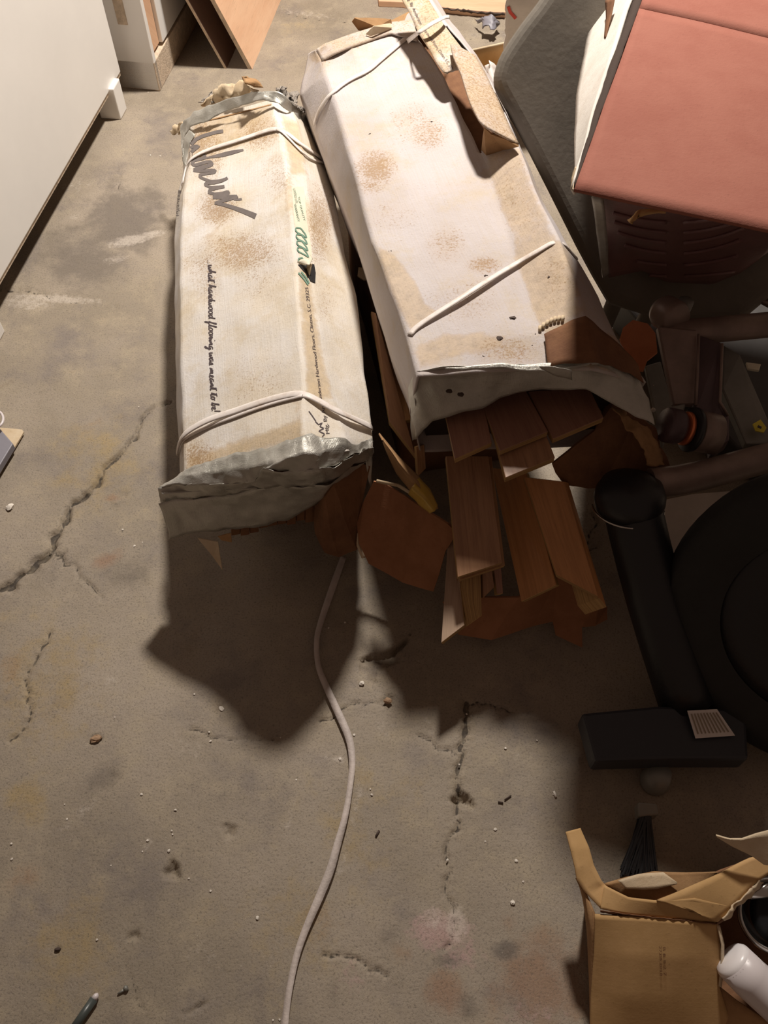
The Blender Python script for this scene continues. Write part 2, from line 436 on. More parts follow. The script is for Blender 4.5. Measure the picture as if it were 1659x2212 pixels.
# ------------------------------------------------------------ camera, light
cam = bpy.data.cameras.new('camera'); co = bpy.data.objects.new('camera', cam); COL.objects.link(co)
co.location = CAM; co.rotation_euler = (math.pi/2-TH, 0, 0); cam.sensor_fit = 'HORIZONTAL'; cam.sensor_width = 36; cam.lens = 36*F/1659; cam.clip_start = .01
SC.camera = co
LAMP = V(.19, 2.74, 2.78)
ld = bpy.data.lights.new('ceiling_bulb_light', 'SPOT'); ld.energy = 560; ld.spot_size = math.radians(152); ld.spot_blend = 1; ld.color = (1, .925, .84); ld.shadow_soft_size = .12
lo = bpy.data.objects.new('ceiling_bulb_light', ld); COL.objects.link(lo); lo.location = LAMP
w = bpy.data.worlds.new('world'); SC.world = w; w.use_nodes = True
w.node_tree.nodes['Background'].inputs['Color'].default_value = (1, .68, .52, 1); w.node_tree.nodes['Background'].inputs['Strength'].default_value = .115
SC.view_settings.view_transform = 'Standard'; SC.view_settings.look = 'None'; SC.view_settings.gamma = 1; SC.view_settings.exposure = 0.0; SC.view_settings.use_curve_mapping = False

# ------------------------------------------------------------ floor
def build_floor():
    xs = np.concatenate([np.array([-6, -4, -2.6, -1.9]), np.arange(-1.6, 1.6, .0042), np.array([1.7, 2.4, 4, 6])])
    y = -.25; ys = [-3, -1.5, -.6]
    while y < 4.2: ys.append(y); y += .0038+max(0, y-.6)*.0042
    ys = np.array(ys+[4.5, 5.5, 7, 9])
    X, Y = np.meshgrid(xs, ys); nx = len(xs); ny = len(ys); x = X.ravel(); y = Y.ravel(); z = np.zeros_like(x)
    dep = y*CT+H*ST; up = y*ST-H*CT; px = 829.5+F*x/dep; py = 1106-F*up/dep
    vis = (px > -250) & (px < 1900) & (py > -150) & (py < 2450)
    rs = np.random.RandomState(3)
    def jag(pl, amp, n=3):
        q = [np.array(at(*p)[:2]) for p in pl]
        for _ in range(n):
            o = [q[0]]
            for a, b in zip(q, q[1:]):
                m = (a+b)/2; L = np.linalg.norm(b-a); o += [m+rs.randn(2)*L*amp, b]
            q = o
        return q
    def pdist(q, wd=None):
        """distance to polyline minus nothing; also the along-line parameter"""
        D = np.full(x.shape, 9.); T = np.zeros(x.shape); n = len(q)-1
        qa = np.array(q); lo_ = qa.min(0)-.12; hi = qa.max(0)+.12
        S = np.where((x > lo_[0]) & (x < hi[0]) & (y > lo_[1]) & (y < hi[1]))[0]; xx = x[S]; yy = y[S]; d0 = np.full(S.shape, 9.); t0 = np.zeros(S.shape)
        for i in range(n):
            a, b = q[i], q[i+1]; d = b-a; L = d@d; t = np.clip(((xx-a[0])*d[0]+(yy-a[1])*d[1])/L, 0, 1)
            dd = np.hypot(xx-a[0]-t*d[0], yy-a[1]-t*d[1]); m = dd < d0; d0[m] = dd[m]; t0[m] = (i+t[m])/n
        D[S] = d0; T[S] = t0; return D, T
    crack = np.full(x.shape, .1)     # metres to crack edge (negative inside)
    rough = np.zeros_like(x)
    CR = [([(-40, 1290), (0, 1272), (50, 1237), (105, 1193), (125, 1150), (145, 1118), (175, 1078), (205, 1050), (225, 1010), (275, 960), (300, 925), (325, 885), (362, 868), (420, 860)], .12, lambda t: .0048*(1-t)**1.2+.0008, .014),
          ([(112, 1185), (135, 1205), (165, 1225), (190, 1262), (222, 1296)], .14, lambda t: .0018*(1-t)+.0003, .006),
          ([(103, 1190), (112, 1207), (128, 1205), (140, 1190)], .1, lambda t: .0012+0*t, .004),
          ([(1008, 1518), (1006, 1570), (992, 1618), (988, 1668), (990, 1712), (985, 1765), (974, 1805), (968, 1880), (970, 1945), (982, 1990), (960, 2050)], .14, lambda t: .0028*(1-t)**1.5+.0005, .007),
          ([(690, 1558), (735, 1540), (775, 1515), (805, 1518), (842, 1530)], .16, lambda t: .0010+0*t, .004),
          ([(905, 1590), (935, 1604), (985, 1632)], .14, lambda t: .0012+0*t, .004),
          ([(1010, 1522), (1045, 1520), (1090, 1530), (1160, 1540)], .12, lambda t: .0016*(1-t)+.0003, .006),
          ([(108, 1365), (85, 1410), (58, 1460), (64, 1500), (66, 1545), (50, 1575), (20, 1602)], .1, lambda t: .0014+0*t, .005),
          ([(-20, 632), (60, 626), (95, 636), (110, 648), (180, 652), (250, 662)], .1, lambda t: .0018*(1-t)+.0006, .006),
          ([(700, 2062), (740, 2064), (765, 2070), (800, 2096), (835, 2108)], .12, lambda t: .0014+0*t, .005),
          ([(1275, 1108), (1290, 1128), (1272, 1165), (1268, 1195), (1290, 1180)], .1, lambda t: .0014+0*t, .005),
          ([(408, 1575), (450, 1590), (500, 1598), (600, 1602)], .08, lambda t: .0009*(1-t)+.0002, .003),
          ([(270, 2080), (290, 2130), (310, 2180)], .08, lambda t: .0006+0*t, .002),
          ([(255, 355), (262, 380), (255, 410)], .1, lambda t: .0008+0*t, .002),
          ([(600, 25), (700, 45), (760, 50)], .06, lambda t: .0015+0*t, .004),
          ([(1000, 78), (1060, 92), (1110, 88)], .06, lambda t: .0015+0*t, .004)]
    for pl, amp, wf, dp in CR:
        q = jag(pl, amp); D, T = pdist(q); wv = wf(T)*(1+.5*np.sin(T*71)+.3*np.sin(T*173+1)); d = D-wv
        crack = np.minimum(crack, d); z -= dp*np.clip(1-D/(wv*2.2+.0015), 0, 1); rough = np.maximum(rough, np.exp(-(D/.018)**2)*np.minimum(1, wf(T)/.003))
    # chipped hollows: (px,py,rx,ry,angle,depth) radii metres
    for hx, hy, rx, ry, an, dp in [(372, 1882, .013, .016, .3, .016), (495, 1795, .011, .014, .5, .007), (207, 1596, .012, .008, .2, .006), (998, 1728, .021, .014, -.3, .02),
                                   (290, 2022, .012, .008, .2, .006), (125, 2051, .005, .003, 0, .004), (838, 1512, .012, .012, .4, .006), (430, 2175, .022, .004, .5, .005), (230, 2163, .004, .003, 0, .003),
                                   (262, 1070, .016, .012, .5, .003), (245, 1098, .02, .012, .5, .002)]:
        c = at(hx, hy); dx = x-c.x; dy = y-c.y; u = dx*math.cos(an)+dy*math.sin(an); v = -dx*math.sin(an)+dy*math.cos(an)
        th = np.arctan2(v, u); r = np.hypot(u/rx, v/ry)*(1+.15*np.sin(3*th+hx)+.12*np.sin(5*th+hy))
        z -= dp*np.clip(1.3*(1-r), 0, 1)**.7; rough = np.maximum(rough, np.clip(1.6-r, 0, 1))
    # the large broken-out wedge
    wed = [np.array(at(*p)[:2]) for p in [(772, 1448), (778, 1422), (800, 1412), (830, 1408), (856, 1392), (890, 1366), (880, 1392), (858, 1412), (870, 1428), (840, 1440), (815, 1452), (812, 1478), (800, 1492), (786, 1470)]]
    S = np.where((np.abs(px-830) < 90) & (np.abs(py-1430) < 95))[0]
    ins = np.zeros(len(S), bool); dmin = np.full(len(S), 9.); xx = x[S]; yy = y[S]
    for i in range(len(wed)):
        a, b = wed[i], wed[(i+1) % len(wed)]
        cnd = ((a[1] > yy) != (b[1] > yy)) & (xx < (b[0]-a[0])*(yy-a[1])/(b[1]-a[1]+1e-12)+a[0]); ins ^= cnd
        d = b-a; t = np.clip(((xx-a[0])*d[0]+(yy-a[1])*d[1])/(d@d), 0, 1); dmin = np.minimum(dmin, np.hypot(xx-a[0]-t*d[0], yy-a[1]-t*d[1]))
    deep = np.clip((1445-py[S])/40, .25, 1); z[S] -= np.where(ins, np.clip(dmin/.006, 0, 1)*.024*deep, 0); rough[S] = np.maximum(rough[S], np.where(ins, 1, np.exp(-(dmin/.006)**2)))
    # low relief of worn concrete
    nz = np.zeros_like(x); idx = np.where(vis)[0]
    for i in idx:
        pv = Vector((x[i], y[i], 0)); r = rough[i]
        nz[i] = noise.noise(pv*7)*.0012+noise.noise(pv*45)*.0004+(noise.noise(pv*160)*.0045*r if r > .05 else 0)
    z += nz
    def blob(L):
        v = np.zeros_like(x)
        for bx, by, rx, ry, an, s in L:
            dx = px-bx; dy = py-by; a = math.radians(an); u = (dx*math.cos(a)+dy*math.sin(a))/rx; q = (-dx*math.sin(a)+dy*math.cos(a))/ry
            v = np.maximum(v, s*np.clip(1.25-np.hypot(u, q), 0, 1)**.7)
        return v
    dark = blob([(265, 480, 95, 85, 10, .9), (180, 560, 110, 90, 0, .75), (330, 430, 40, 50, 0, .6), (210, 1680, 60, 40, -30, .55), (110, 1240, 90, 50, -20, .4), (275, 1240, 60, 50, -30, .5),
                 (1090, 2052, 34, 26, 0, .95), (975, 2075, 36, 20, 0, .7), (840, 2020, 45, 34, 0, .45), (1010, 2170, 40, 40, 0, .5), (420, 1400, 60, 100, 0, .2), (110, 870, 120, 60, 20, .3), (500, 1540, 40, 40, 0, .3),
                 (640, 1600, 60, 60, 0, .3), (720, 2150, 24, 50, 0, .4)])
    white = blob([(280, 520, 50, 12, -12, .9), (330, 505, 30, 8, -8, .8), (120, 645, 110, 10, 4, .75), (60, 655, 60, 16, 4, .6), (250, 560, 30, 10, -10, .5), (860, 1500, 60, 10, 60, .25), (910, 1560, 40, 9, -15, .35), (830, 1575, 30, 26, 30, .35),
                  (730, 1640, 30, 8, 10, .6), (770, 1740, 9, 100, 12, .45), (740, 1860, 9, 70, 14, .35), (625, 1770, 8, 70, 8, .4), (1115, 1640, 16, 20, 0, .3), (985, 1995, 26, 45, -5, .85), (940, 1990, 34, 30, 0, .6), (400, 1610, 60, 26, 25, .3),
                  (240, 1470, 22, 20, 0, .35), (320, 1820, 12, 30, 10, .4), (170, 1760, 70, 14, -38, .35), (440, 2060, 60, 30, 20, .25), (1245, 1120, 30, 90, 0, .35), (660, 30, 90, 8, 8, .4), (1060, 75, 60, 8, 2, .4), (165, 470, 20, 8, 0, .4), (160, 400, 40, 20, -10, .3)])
    rust = blob([(1170, 2120, 130, 120, 0, .75), (960, 2150, 50, 60, 0, .8), (1080, 1990, 70, 40, 0, .45), (880, 2060, 60, 40, 0, .35), (60, 1900, 60, 50, 0, .25), (230, 1210, 50, 18, -25, .7), (210, 900, 60, 30, -40, .35), (245, 1075, 26, 12, 0, .6), (700, 1990, 60, 60, 0, .3), (20, 1440, 40, 90, 0, .35), (190, 210, 0.1, 0.1, 0, 0)])
    pink = blob([(950, 2010, 70, 45, 0, .9), (1000, 2060, 50, 40, 0, .55), (760, 2110, 40, 60, 0, .35), (1150, 2190, 90, 30, 0, .4)])
    ochre = blob([(100, 1480, 160, 170, 0, .5), (200, 1000, 120, 130, -40, .45), (150, 2050, 120, 150, 0, .55), (50, 1730, 60, 60, 0, .5), (760, 1800, 120, 180, 0, .4), (620, 2000, 130, 170, 0, .4), (900, 1700, 70, 60, 0, .35), (500, 1950, 90, 60, 0, .3), (640, 60, 60, 30, 0, .25), (250, 150, 1, 1, 0, 0)])
    # tidy away stray floats
    verts = np.stack([x, y, z], 1); a = np.arange(nx*ny).reshape(ny, nx)
    f = np.stack([a[:-1, :-1].ravel(), a[:-1, 1:].ravel(), a[1:, 1:].ravel(), a[1:, :-1].ravel()], 1)
    me = bpy.data.meshes.new('floor'); me.vertices.add(len(verts)); me.vertices.foreach_set('co', verts.ravel())
    me.loops.add(f.size); me.loops.foreach_set('vertex_index', f.ravel()); me.polygons.add(len(f)); me.polygons.foreach_set('loop_start', np.arange(0, f.size, 4)); me.polygons.foreach_set('use_smooth', np.ones(len(f), bool))
    me.update(calc_edges=True)
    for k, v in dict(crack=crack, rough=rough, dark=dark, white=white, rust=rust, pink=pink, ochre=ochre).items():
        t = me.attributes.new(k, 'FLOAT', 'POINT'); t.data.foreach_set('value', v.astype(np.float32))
    t = NT('stained_concrete'); ob = t.tc.outputs['Object']
    n_big = t.noise(2.2, 6, .6); n_mid = t.noise(14, 8, .7); n_fine = t.noise(260, 5, .75); n_sm = t.noise(70, 6, .7)
    c = t.mix(t.ramp(n_big, .3, .7), (.36, .30, .235), (.255, .21, .155))
    c = t.mix(t.math('MULTIPLY', t.ramp(n_mid, .45, .72), .6), c, (.42, .35, .25))
    c = t.mix(t.math('MULTIPLY', t.ramp(t.noise(5.5, 7, .7), .48, .7), .6), c, (.165, .14, .135))
    def st(name, col, amt, nn, e0=.2, e1=.8):
        return t.math('MULTIPLY', t.ramp(t.math('ADD', t.attr(name), t.math('MULTIPLY', t.math('SUBTRACT', nn, .5), 1.7)), e0, e1), amt), col
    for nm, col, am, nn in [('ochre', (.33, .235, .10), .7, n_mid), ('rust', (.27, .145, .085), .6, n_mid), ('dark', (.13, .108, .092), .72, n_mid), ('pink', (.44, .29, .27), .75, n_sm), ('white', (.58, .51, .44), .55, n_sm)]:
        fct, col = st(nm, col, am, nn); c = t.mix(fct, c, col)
    cd = t.math('ADD', t.attr('crack'), t.math('MULTIPLY', t.math('SUBTRACT', t.noise(120, 4, .7), .5), .0035))
    c = t.mix(t.math('MULTIPLY', t.ramp(cd, .0012, -.0008), .88), c, (.035, .026, .02))
    c = t.mix(t.math('MULTIPLY', t.math('MULTIPLY', t.attr('rough'), t.ramp(n_sm, .4, .7)), .5), c, (.30, .24, .16))
    c = t.mix(t.math('MULTIPLY', t.ramp(n_fine, .34, .5, 1, 0), .55), c, (.09, .075, .06))
    c = t.mix(t.math('MULTIPLY', t.ramp(t.noise(300, 3, .8), .66, .72), .6), c, (.62, .55, .45))
    t.bump(t.math('ADD', n_fine, t.math('MULTIPLY', n_sm, 1.2)), .55, .0022)
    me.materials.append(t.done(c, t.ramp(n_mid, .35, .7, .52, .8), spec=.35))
    o = bpy.data.objects.new('floor', me); COL.objects.link(o); tag(o, 'bare stained concrete garage floor with cracks and pits', 'floor', kind='structure')
    return o
build_floor()
def off3(pts, dx=0, dy=0, dz=0): return [p+Vector((dx, dy, dz)) for p in pts]
# ============================================================ LEFT CARTON
LC = thing('flooring_carton', 'narrow white flooring carton at left with black script lettering, taped and strapped at both ends', 'carton', at(560, 1090, 0)+V(0, .45, .17))
TL = P([(405, 262, .30), (411, 300, .30), (411, 358, .30), (396, 420, .295), (391, 520, .29), (390, 660, .29), (392, 800, .29), (397, 930, .29), (398, 1018, .29), (398, 1040, .288)])
TR = P([(588, 215, .42), (601, 275, .42), (617, 358, .42), (629, 458, .42), (641, 597, .42), (650, 731, .42), (656, 850, .42), (655, 941, .42), (655, 985, .415)])
MD = P([(628, 225, .405), (645, 275, .40), (660, 367, .395), (670, 460, .395), (681, 622, .395), (697, 767, .395), (716, 857, .395), (748, 951, .39), (750, 975, .387)])
BR = P([(668, 250, .32), (682, 295, .31), (712, 367, .31), (729, 463, .31), (744, 550, .31), (770, 640, .31), (788, 803, .31), (802, 912, .31), (806, 955, .31), (806, 972, .308)])
LL = P([(392, 262, .25), (393, 300, .25), (395, 366, .24), (384, 418, .235), (376, 517, .23), (378, 660, .23), (379, 800, .23), (384, 930, .23), (389, 1012, .23), (390, 1036, .23)])
LB = [p+V(.012, 0, -.07) for p in LL]; BB = [p+V(-.012, 0, -.12) for p in BR]
g = strips([LL, TL, TR, MD, BR, BB, LB], 200, [8, 40, 10, 20, 12, 10, 8], closed=True)
tanL = zone(polys=[([(640, 560), (665, 560), (718, 860), (660, 860)], .75), ([(400, 985), (655, 900), (655, 950), (400, 1020)], .7), ([(600, 240), (650, 260), (668, 380), (625, 380)], .7), ([(405, 255), (600, 215), (610, 300), (420, 350)], .52)],
            blobs=[(450, 500, 60, 60, .45), (640, 870, 30, 90, .5), (625, 420, 20, 150, .45), (400, 960, 30, 70, .45)])
dirtL = zone(blobs=[(440, 320, 60, 90, .9), (560, 290, 60, 50, .8), (470, 450, 60, 50, 1.), (520, 545, 110, 55, .95), (440, 570, 60, 60, .6), (690, 480, 40, 110, .9), (430, 985, 45, 45, 1.), (560, 830, 90, 90, .35), (450, 610, 40, 60, .5), (560, 600, 70, 80, .4), (700, 650, 30, 60, .4), (600, 380, 40, 60, .5)])
bodyL = grid_obj('carton_body', g, M['carton_a'], LC, closed=True, amp=.0022, sc=16, cap=False, attrs={'tan': tanL, 'dirt': dirtL})
BL_ = bvh_of([bodyL])
# plank ends seen dark inside the near end, and the closed far end
g0 = g[-1]; cen = sum(g0, Vector())/len(g0)
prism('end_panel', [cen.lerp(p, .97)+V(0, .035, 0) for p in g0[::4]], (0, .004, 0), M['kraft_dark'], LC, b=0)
g1 = g[0]; cen1 = sum(g1, Vector())/len(g1)
prism('end_panel', [cen1.lerp(p, .98)+V(0, -.02, 0) for p in g1[::4]], (0, .004, 0), M['kraft'], LC, b=0)
# straps
def two_strap(bv, parent, pts, w, **k): return strap('strapping', bv, pts, w, M['strap'], parent, **k)
two_strap(BL_, LC, [(386, 985), (392, 958), (405, 940), (470, 905), (560, 872), (625, 855), (657, 852), (675, 864), (705, 885), (740, 905), (800, 925), (805, 930)], .0135, off=.003, lift=lambda t: .006*max(0, math.sin(t*math.pi*3)))
two_strap(BL_, LC, [(388, 978), (396, 950), (450, 923), (540, 890), (600, 870), (655, 857)], .006, off=.002)
two_strap(BL_, LC, [(397, 400), (403, 365), (412, 345), (450, 326), (520, 305), (580, 284), (600, 279), (620, 290), (645, 312), (680, 335), (712, 358)], .012, off=.003)
two_strap(BL_, LC, [(600, 281), (618, 296), (645, 325), (670, 347), (708, 356)], .006, off=.0025)
# duct tape, far end
patch('duct_tape', [P([(392, 300, .27), (391, 272, .27), (402, 254, .32), (440, 232, .36), (500, 212, .41), (545, 196, .44), (580, 193, .45), (602, 200, .45), (625, 215, .435), (650, 240, .38), (672, 260, .33)]),
                    P([(394, 345, .27), (396, 300, .28), (410, 276, .315), (450, 258, .35), (500, 238, .385), (545, 222, .42), (575, 217, .43), (600, 222, .435), (620, 236, .42), (645, 262, .38), (676, 292, .33)])], M['tape'], LC, nu=70, nv=8, amp=.006, sc=22, thick=.0008)
patch('duct_tape', [P([(394, 346, .26), (393, 330, .27), (397, 300, .285), (410, 282, .31)]), P([(402, 362, .262), (406, 338, .28), (408, 310, .3), (420, 290, .315)])], M['tape'], LC, nu=20, nv=4, amp=.004, sc=30, thick=.0008)
patch('duct_tape', [P([(655, 250, .36), (668, 262, .34), (688, 280, .33), (702, 296, .31)]), P([(645, 240, .38), (658, 282, .345), (680, 290, .33), (700, 302, .31)])], M['tape'], LC, nu=16, nv=4, amp=.004, sc=30, thick=.0008)
# duct tape, near end: band, crumpled ridge, hanging hem
top = P([(379, 1040, .262), (388, 1022, .285), (398, 1015, .297), (495, 988, .338), (603, 962, .40), (640, 950, .425), (655, 942, .432), (675, 941, .422), (705, 950, .408), (733, 946, .40), (762, 962, .375), (785, 955, .345), (802, 947, .32)])
top2 = P([(368, 1047, .262), (385, 1034, .285), (410, 1032, .30), (500, 1020, .34), (570, 1012, .385), (620, 998, .415), (660, 985, .425), (690, 990, .415), (715, 978, .40), (745, 968, .385), (770, 975, .36), (790, 962, .335), (805, 957, .315)])
mid = P([(345, 1056, .262), (380, 1052, .285), (430, 1050, .305), (500, 1047, .325), (550, 1042, .35), (572, 1014, .395), (600, 1020, .395), (640, 1024, .395), (668, 1018, .40), (690, 1018, .395), (725, 1010, .38), (765, 985, .365), (804, 966, .325)])
mid2 = P([(345, 1085, .235), (380, 1078, .24), (430, 1075, .255), (500, 1068, .28), (556, 1060, .31), (600, 1050, .33), (640, 1052, .34), (670, 1050, .345), (700, 1046, .335), (730, 1030, .325), (760, 1008, .31), (785, 1000, .29), (806, 985, .27)])
hem = P([(358, 1166, .15), (400, 1156, .155), (450, 1148, .165), (500, 1146, .175), (549, 1140, .185), (590, 1130, .20), (621, 1121, .21), (660, 1102, .23), (694, 1083, .25), (714, 1056, .28), (742, 1034, .29), (768, 1015, .285), (803, 992, .26)])
patch('duct_tape', [off3(top, dz=.004), off3(top2, dz=.008), off3(mid, dz=.004)], M['tape'], LC, nu=110, nv=[5, 8], amp=.0045, sc=28, thick=.0008)
patch('duct_tape', [off3(mid, dz=.004), mid2], M['tape'], LC, nu=110, nv=6, amp=.005, sc=34, seed=3, thick=.0008)
patch('duct_tape', [mid2, hem], M['tape'], LC, nu=110, nv=12, amp=.007, sc=16, seed=3, thick=.0008)
patch('duct_tape', [P([(800, 950, .31), (806, 1000, .27), (802, 1060, .2)]), P([(788, 990, .29), (796, 1030, .24), (800, 1062, .2)])], M['tape'], LC, nu=16, nv=4, amp=.003, sc=30, thick=.0008)
patch('duct_tape', [P([(345, 1058, .258), (450, 1049, .275), (552, 1046, .315)]), P([(350, 1068, .262), (450, 1060, .285), (556, 1056, .318)])], M['tape'], LC, nu=40, nv=3, amp=.001, sc=34, seed=5, thick=.0016)
# torn card at the ends
patch('torn_card', [P([(438, 228, .33), (455, 205, .36), (480, 183, .40), (515, 178, .42), (530, 170, .44), (545, 196, .44)]), P([(452, 236, .33), (480, 224, .36), (500, 214, .39), (520, 208, .41), (545, 200, .43), (556, 198, .44)])], M['kraft_pale'], LC, nu=26, nv=6, amp=.011, sc=40, thick=.003)
patch('torn_card', [P([(523, 166, .45), (530, 180, .46), (550, 190, .45)]), P([(532, 165, .46), (552, 173, .46), (568, 188, .45)])], M['kraft'], LC, nu=14, nv=4, amp=.005, sc=40, thick=.003)
patch('torn_card', [P([(604, 196, .43), (620, 210, .43), (640, 228, .41), (650, 246, .38)]), P([(612, 192, .42), (634, 202, .41), (648, 222, .40), (656, 240, .38)])], M['fuzz'], LC, nu=24, nv=8, amp=.02, sc=60, thick=.002)
patch('torn_card', [P([(433, 212, .33), (440, 222, .33), (452, 234, .33)]), P([(448, 204, .34), (456, 216, .34), (466, 230, .34)])], M['fuzz'], LC, nu=16, nv=8, amp=.02, sc=60, seed=4, thick=.002)
patch('torn_card', [P([(372, 280, .22), (380, 270, .24), (392, 266, .26)]), P([(366, 288, .21), (384, 288, .23), (392, 282, .25)])], M['kraft_pale'], LC, nu=12, nv=4, amp=.008, sc=70, seed=2, thick=.0012)
poly('torn_card', P([(425, 1163, .17), (470, 1172, .15), (480, 1232, .10), (460, 1205, .12)]), .002, M['kraft_pale'], LC, .004, 2)
poly('torn_card', P([(470, 1160, .17), (498, 1152, .18), (500, 1172, .16), (478, 1168, .16)]), .002, M['kraft'], LC, .003, 2)
poly('torn_card', P([(700, 1070, .27), (720, 1045, .29), (745, 1030, .28), (780, 1005, .27), (798, 1010, .26), (782, 1100, .17), (778, 1160, .11), (770, 1185, .09), (730, 1200, .08), (700, 1190, .09), (682, 1150, .13), (680, 1095, .2)]), .004, M['kraft_dark'], LC, .006, 3)
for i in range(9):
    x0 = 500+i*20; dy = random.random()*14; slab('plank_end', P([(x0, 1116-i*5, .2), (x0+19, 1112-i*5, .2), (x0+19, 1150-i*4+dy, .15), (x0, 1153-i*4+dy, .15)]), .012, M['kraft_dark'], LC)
patch('split_flap', [P([(650, 572, .412), (662, 572, .42), (668, 574, .425), (676, 560, .41)]), P([(642, 566, .417), (655, 560, .42), (668, 562, .42), (668, 548, .41)])], M['cream'], LC, nu=10, nv=4, amp=.001, thick=.0012)
poly('split_hole_shade', [on(BL_, x, y, .0012)[0] for x, y in [(643, 572), (660, 574), (670, 570), (678, 572), (681, 590), (680, 612), (670, 608), (662, 592), (655, 586)]], .0006, M['black'], LC)  # thin black sheet on the board, painted shade of the split
poly('torn_card', P([(662, 585, .402), (668, 568, .42), (676, 574, .418), (670, 598, .402)]), .0016, M['kraft_pale'], LC, .003, 2, seed=9)
# printed marks ------------------------------------------------
def Z(l, ox, oy, s): return [(ox+x*s, oy+y*s) for x, y in l]
S5 = (360, 150, .241)
LOGO = [(Z([(508, 555), (450, 562), (380, 582), (320, 600), (265, 628), (225, 670), (215, 705)], *S5), 7.5), (Z([(215, 705), (250, 690), (290, 690), (250, 720), (218, 745), (222, 775)], *S5), 6.5),
        (Z([(690, 722), (620, 738), (560, 752), (480, 772), (400, 786), (330, 800)], *S5), lambda t: 4+5*math.sin(min(1, t*1.2)*math.pi)),
        (Z([(330, 765), (350, 790), (320, 800), (250, 815), (225, 840), (250, 862), (300, 848), (350, 832), (395, 830), (410, 845), (370, 865), (300, 880), (245, 900)], *S5), 7.),
        (Z([(245, 900), (300, 895), (350, 880), (400, 862), (412, 852)], *S5), 5.5), (Z([(240, 905), (300, 915), (380, 905), (440, 905), (430, 925), (360, 935), (300, 945), (298, 965), (340, 985)], *S5), 6.),
        (Z([(340, 985), (400, 1005), (470, 1000), (530, 985), (552, 970), (500, 1000), (430, 1018), (350, 1020), (345, 1035), (400, 1060), (470, 1055), (520, 1048)], *S5), 6.),
        (Z([(520, 1050), (450, 1065), (390, 1080), (380, 1105), (430, 1118), (500, 1112), (550, 1095), (560, 1115), (500, 1130), (420, 1140)], *S5), 6.5),
        (Z([(415, 1148), (500, 1150), (580, 1140), (635, 1140), (560, 1165), (480, 1185), (435, 1202)], *S5), 7.), (Z([(640, 1140), (600, 1165), (640, 1168), (675, 1162)], *S5), 4.5),
        (Z([(432, 1198), (520, 1215), (600, 1240), (680, 1268), (760, 1300), (800, 1318)], *S5), lambda t: 6+6*t)]
ink('printed_logo', BL_, [(s, w) if not isinstance(s, tuple) else s for s, w in LOGO], 6, M['ink_grey'], bodyL, label='large grey-black script signature lettering')
GL = {  # joined-up hand: (advance, strokes) x along the line, y up, x-height 1
 'w': (1.5, [[(0, .9), (.1, .2), (.35, 0), (.6, .3), (.7, .9), (.75, .2), (1, 0), (1.25, .4), (1.3, .9), (1.5, .8)]]),
 'h': (1.25, [[(0, .2), (.4, 1.6), (.35, 2), (.2, 1.6), (.15, 0), (.4, .8), (.7, .95), (.8, .6), (.8, .1), (1.25, .2)]]),
 'a': (1.2, [[(.85, .85), (.45, 1), (.1, .6), (.15, .1), (.5, 0), (.85, .8), (.85, .15), (1.2, .15)]]),
 't': (.9, [[(0, .2), (.4, 1.8), (.35, .2), (.6, 0), (.9, .2)], [(0, 1.4), (.9, 1.5)]]),
 'r': (.9, [[(0, .1), (.3, .95), (.6, .9), (.65, .7), (.55, .2), (.9, .1)]]),
 'd': (1.25, [[(.85, .85), (.45, 1), (.1, .6), (.15, .1), (.5, 0), (.85, .7), (1, 2), (.85, .15), (1.25, .15)]]),
 'o': (1.15, [[(.6, 1), (.15, .8), (.1, .2), (.5, 0), (.85, .3), (.85, .8), (.55, 1), (.8, .85), (1.15, .9)]]),
 'f': (.9, [[(0, .1), (.45, 1.3), (.5, 1.9), (.3, 1.9), (.25, .5), (.2, -.9), (.4, -.8), (.35, 0), (.9, .2)]]),
 'l': (.75, [[(0, .1), (.45, 1.5), (.4, 2), (.25, 1.7), (.25, .2), (.45, 0), (.75, .15)]]),
 'i': (.65, [[(0, .2), (.3, .95), (.3, .15), (.65, .15)], [(.33, 1.35), (.38, 1.5)]]),
 'n': (1.4, [[(0, .1), (.25, .95), (.3, 0), (.6, .8), (.85, .95), (.95, .6), (.95, .1), (1.4, .15)]]),
 'g': (1.15, [[(.85, .85), (.45, 1), (.1, .6), (.15, .1), (.5, 0), (.85, .8), (.8, -.7), (.4, -1), (.3, -.7), (.8, -.1), (1.15, .2)]]),
 's': (.95, [[(0, .1), (.45, 1.05), (.5, .7), (.7, .3), (.4, 0), (.1, .15), (.5, .05), (.95, .15)]]),
 'm': (1.9, [[(0, .1), (.25, .95), (.3, 0), (.6, .8), (.8, .95), (.85, 0), (1.1, .8), (1.35, .95), (1.4, .1), (1.9, .15)]]),
 'e': (.95, [[(0, .2), (.5, .5), (.55, .9), (.3, 1), (.12, .5), (.3, 0), (.6, .02), (.95, .25)]]),
 'b': (1.15, [[(0, .1), (.4, 1.5), (.4, 2), (.22, 1.6), (.2, .1), (.5, 0), (.8, .4), (.7, .9), (.55, .85), (1.15, .85)]]),
 '!': (.5, [[(.3, 2), (.2, .6)], [(.15, .15), (.17, 0)]]), '.': (.45, [[(.1, .12), (.13, 0)]]), ' ': (.75, [])}
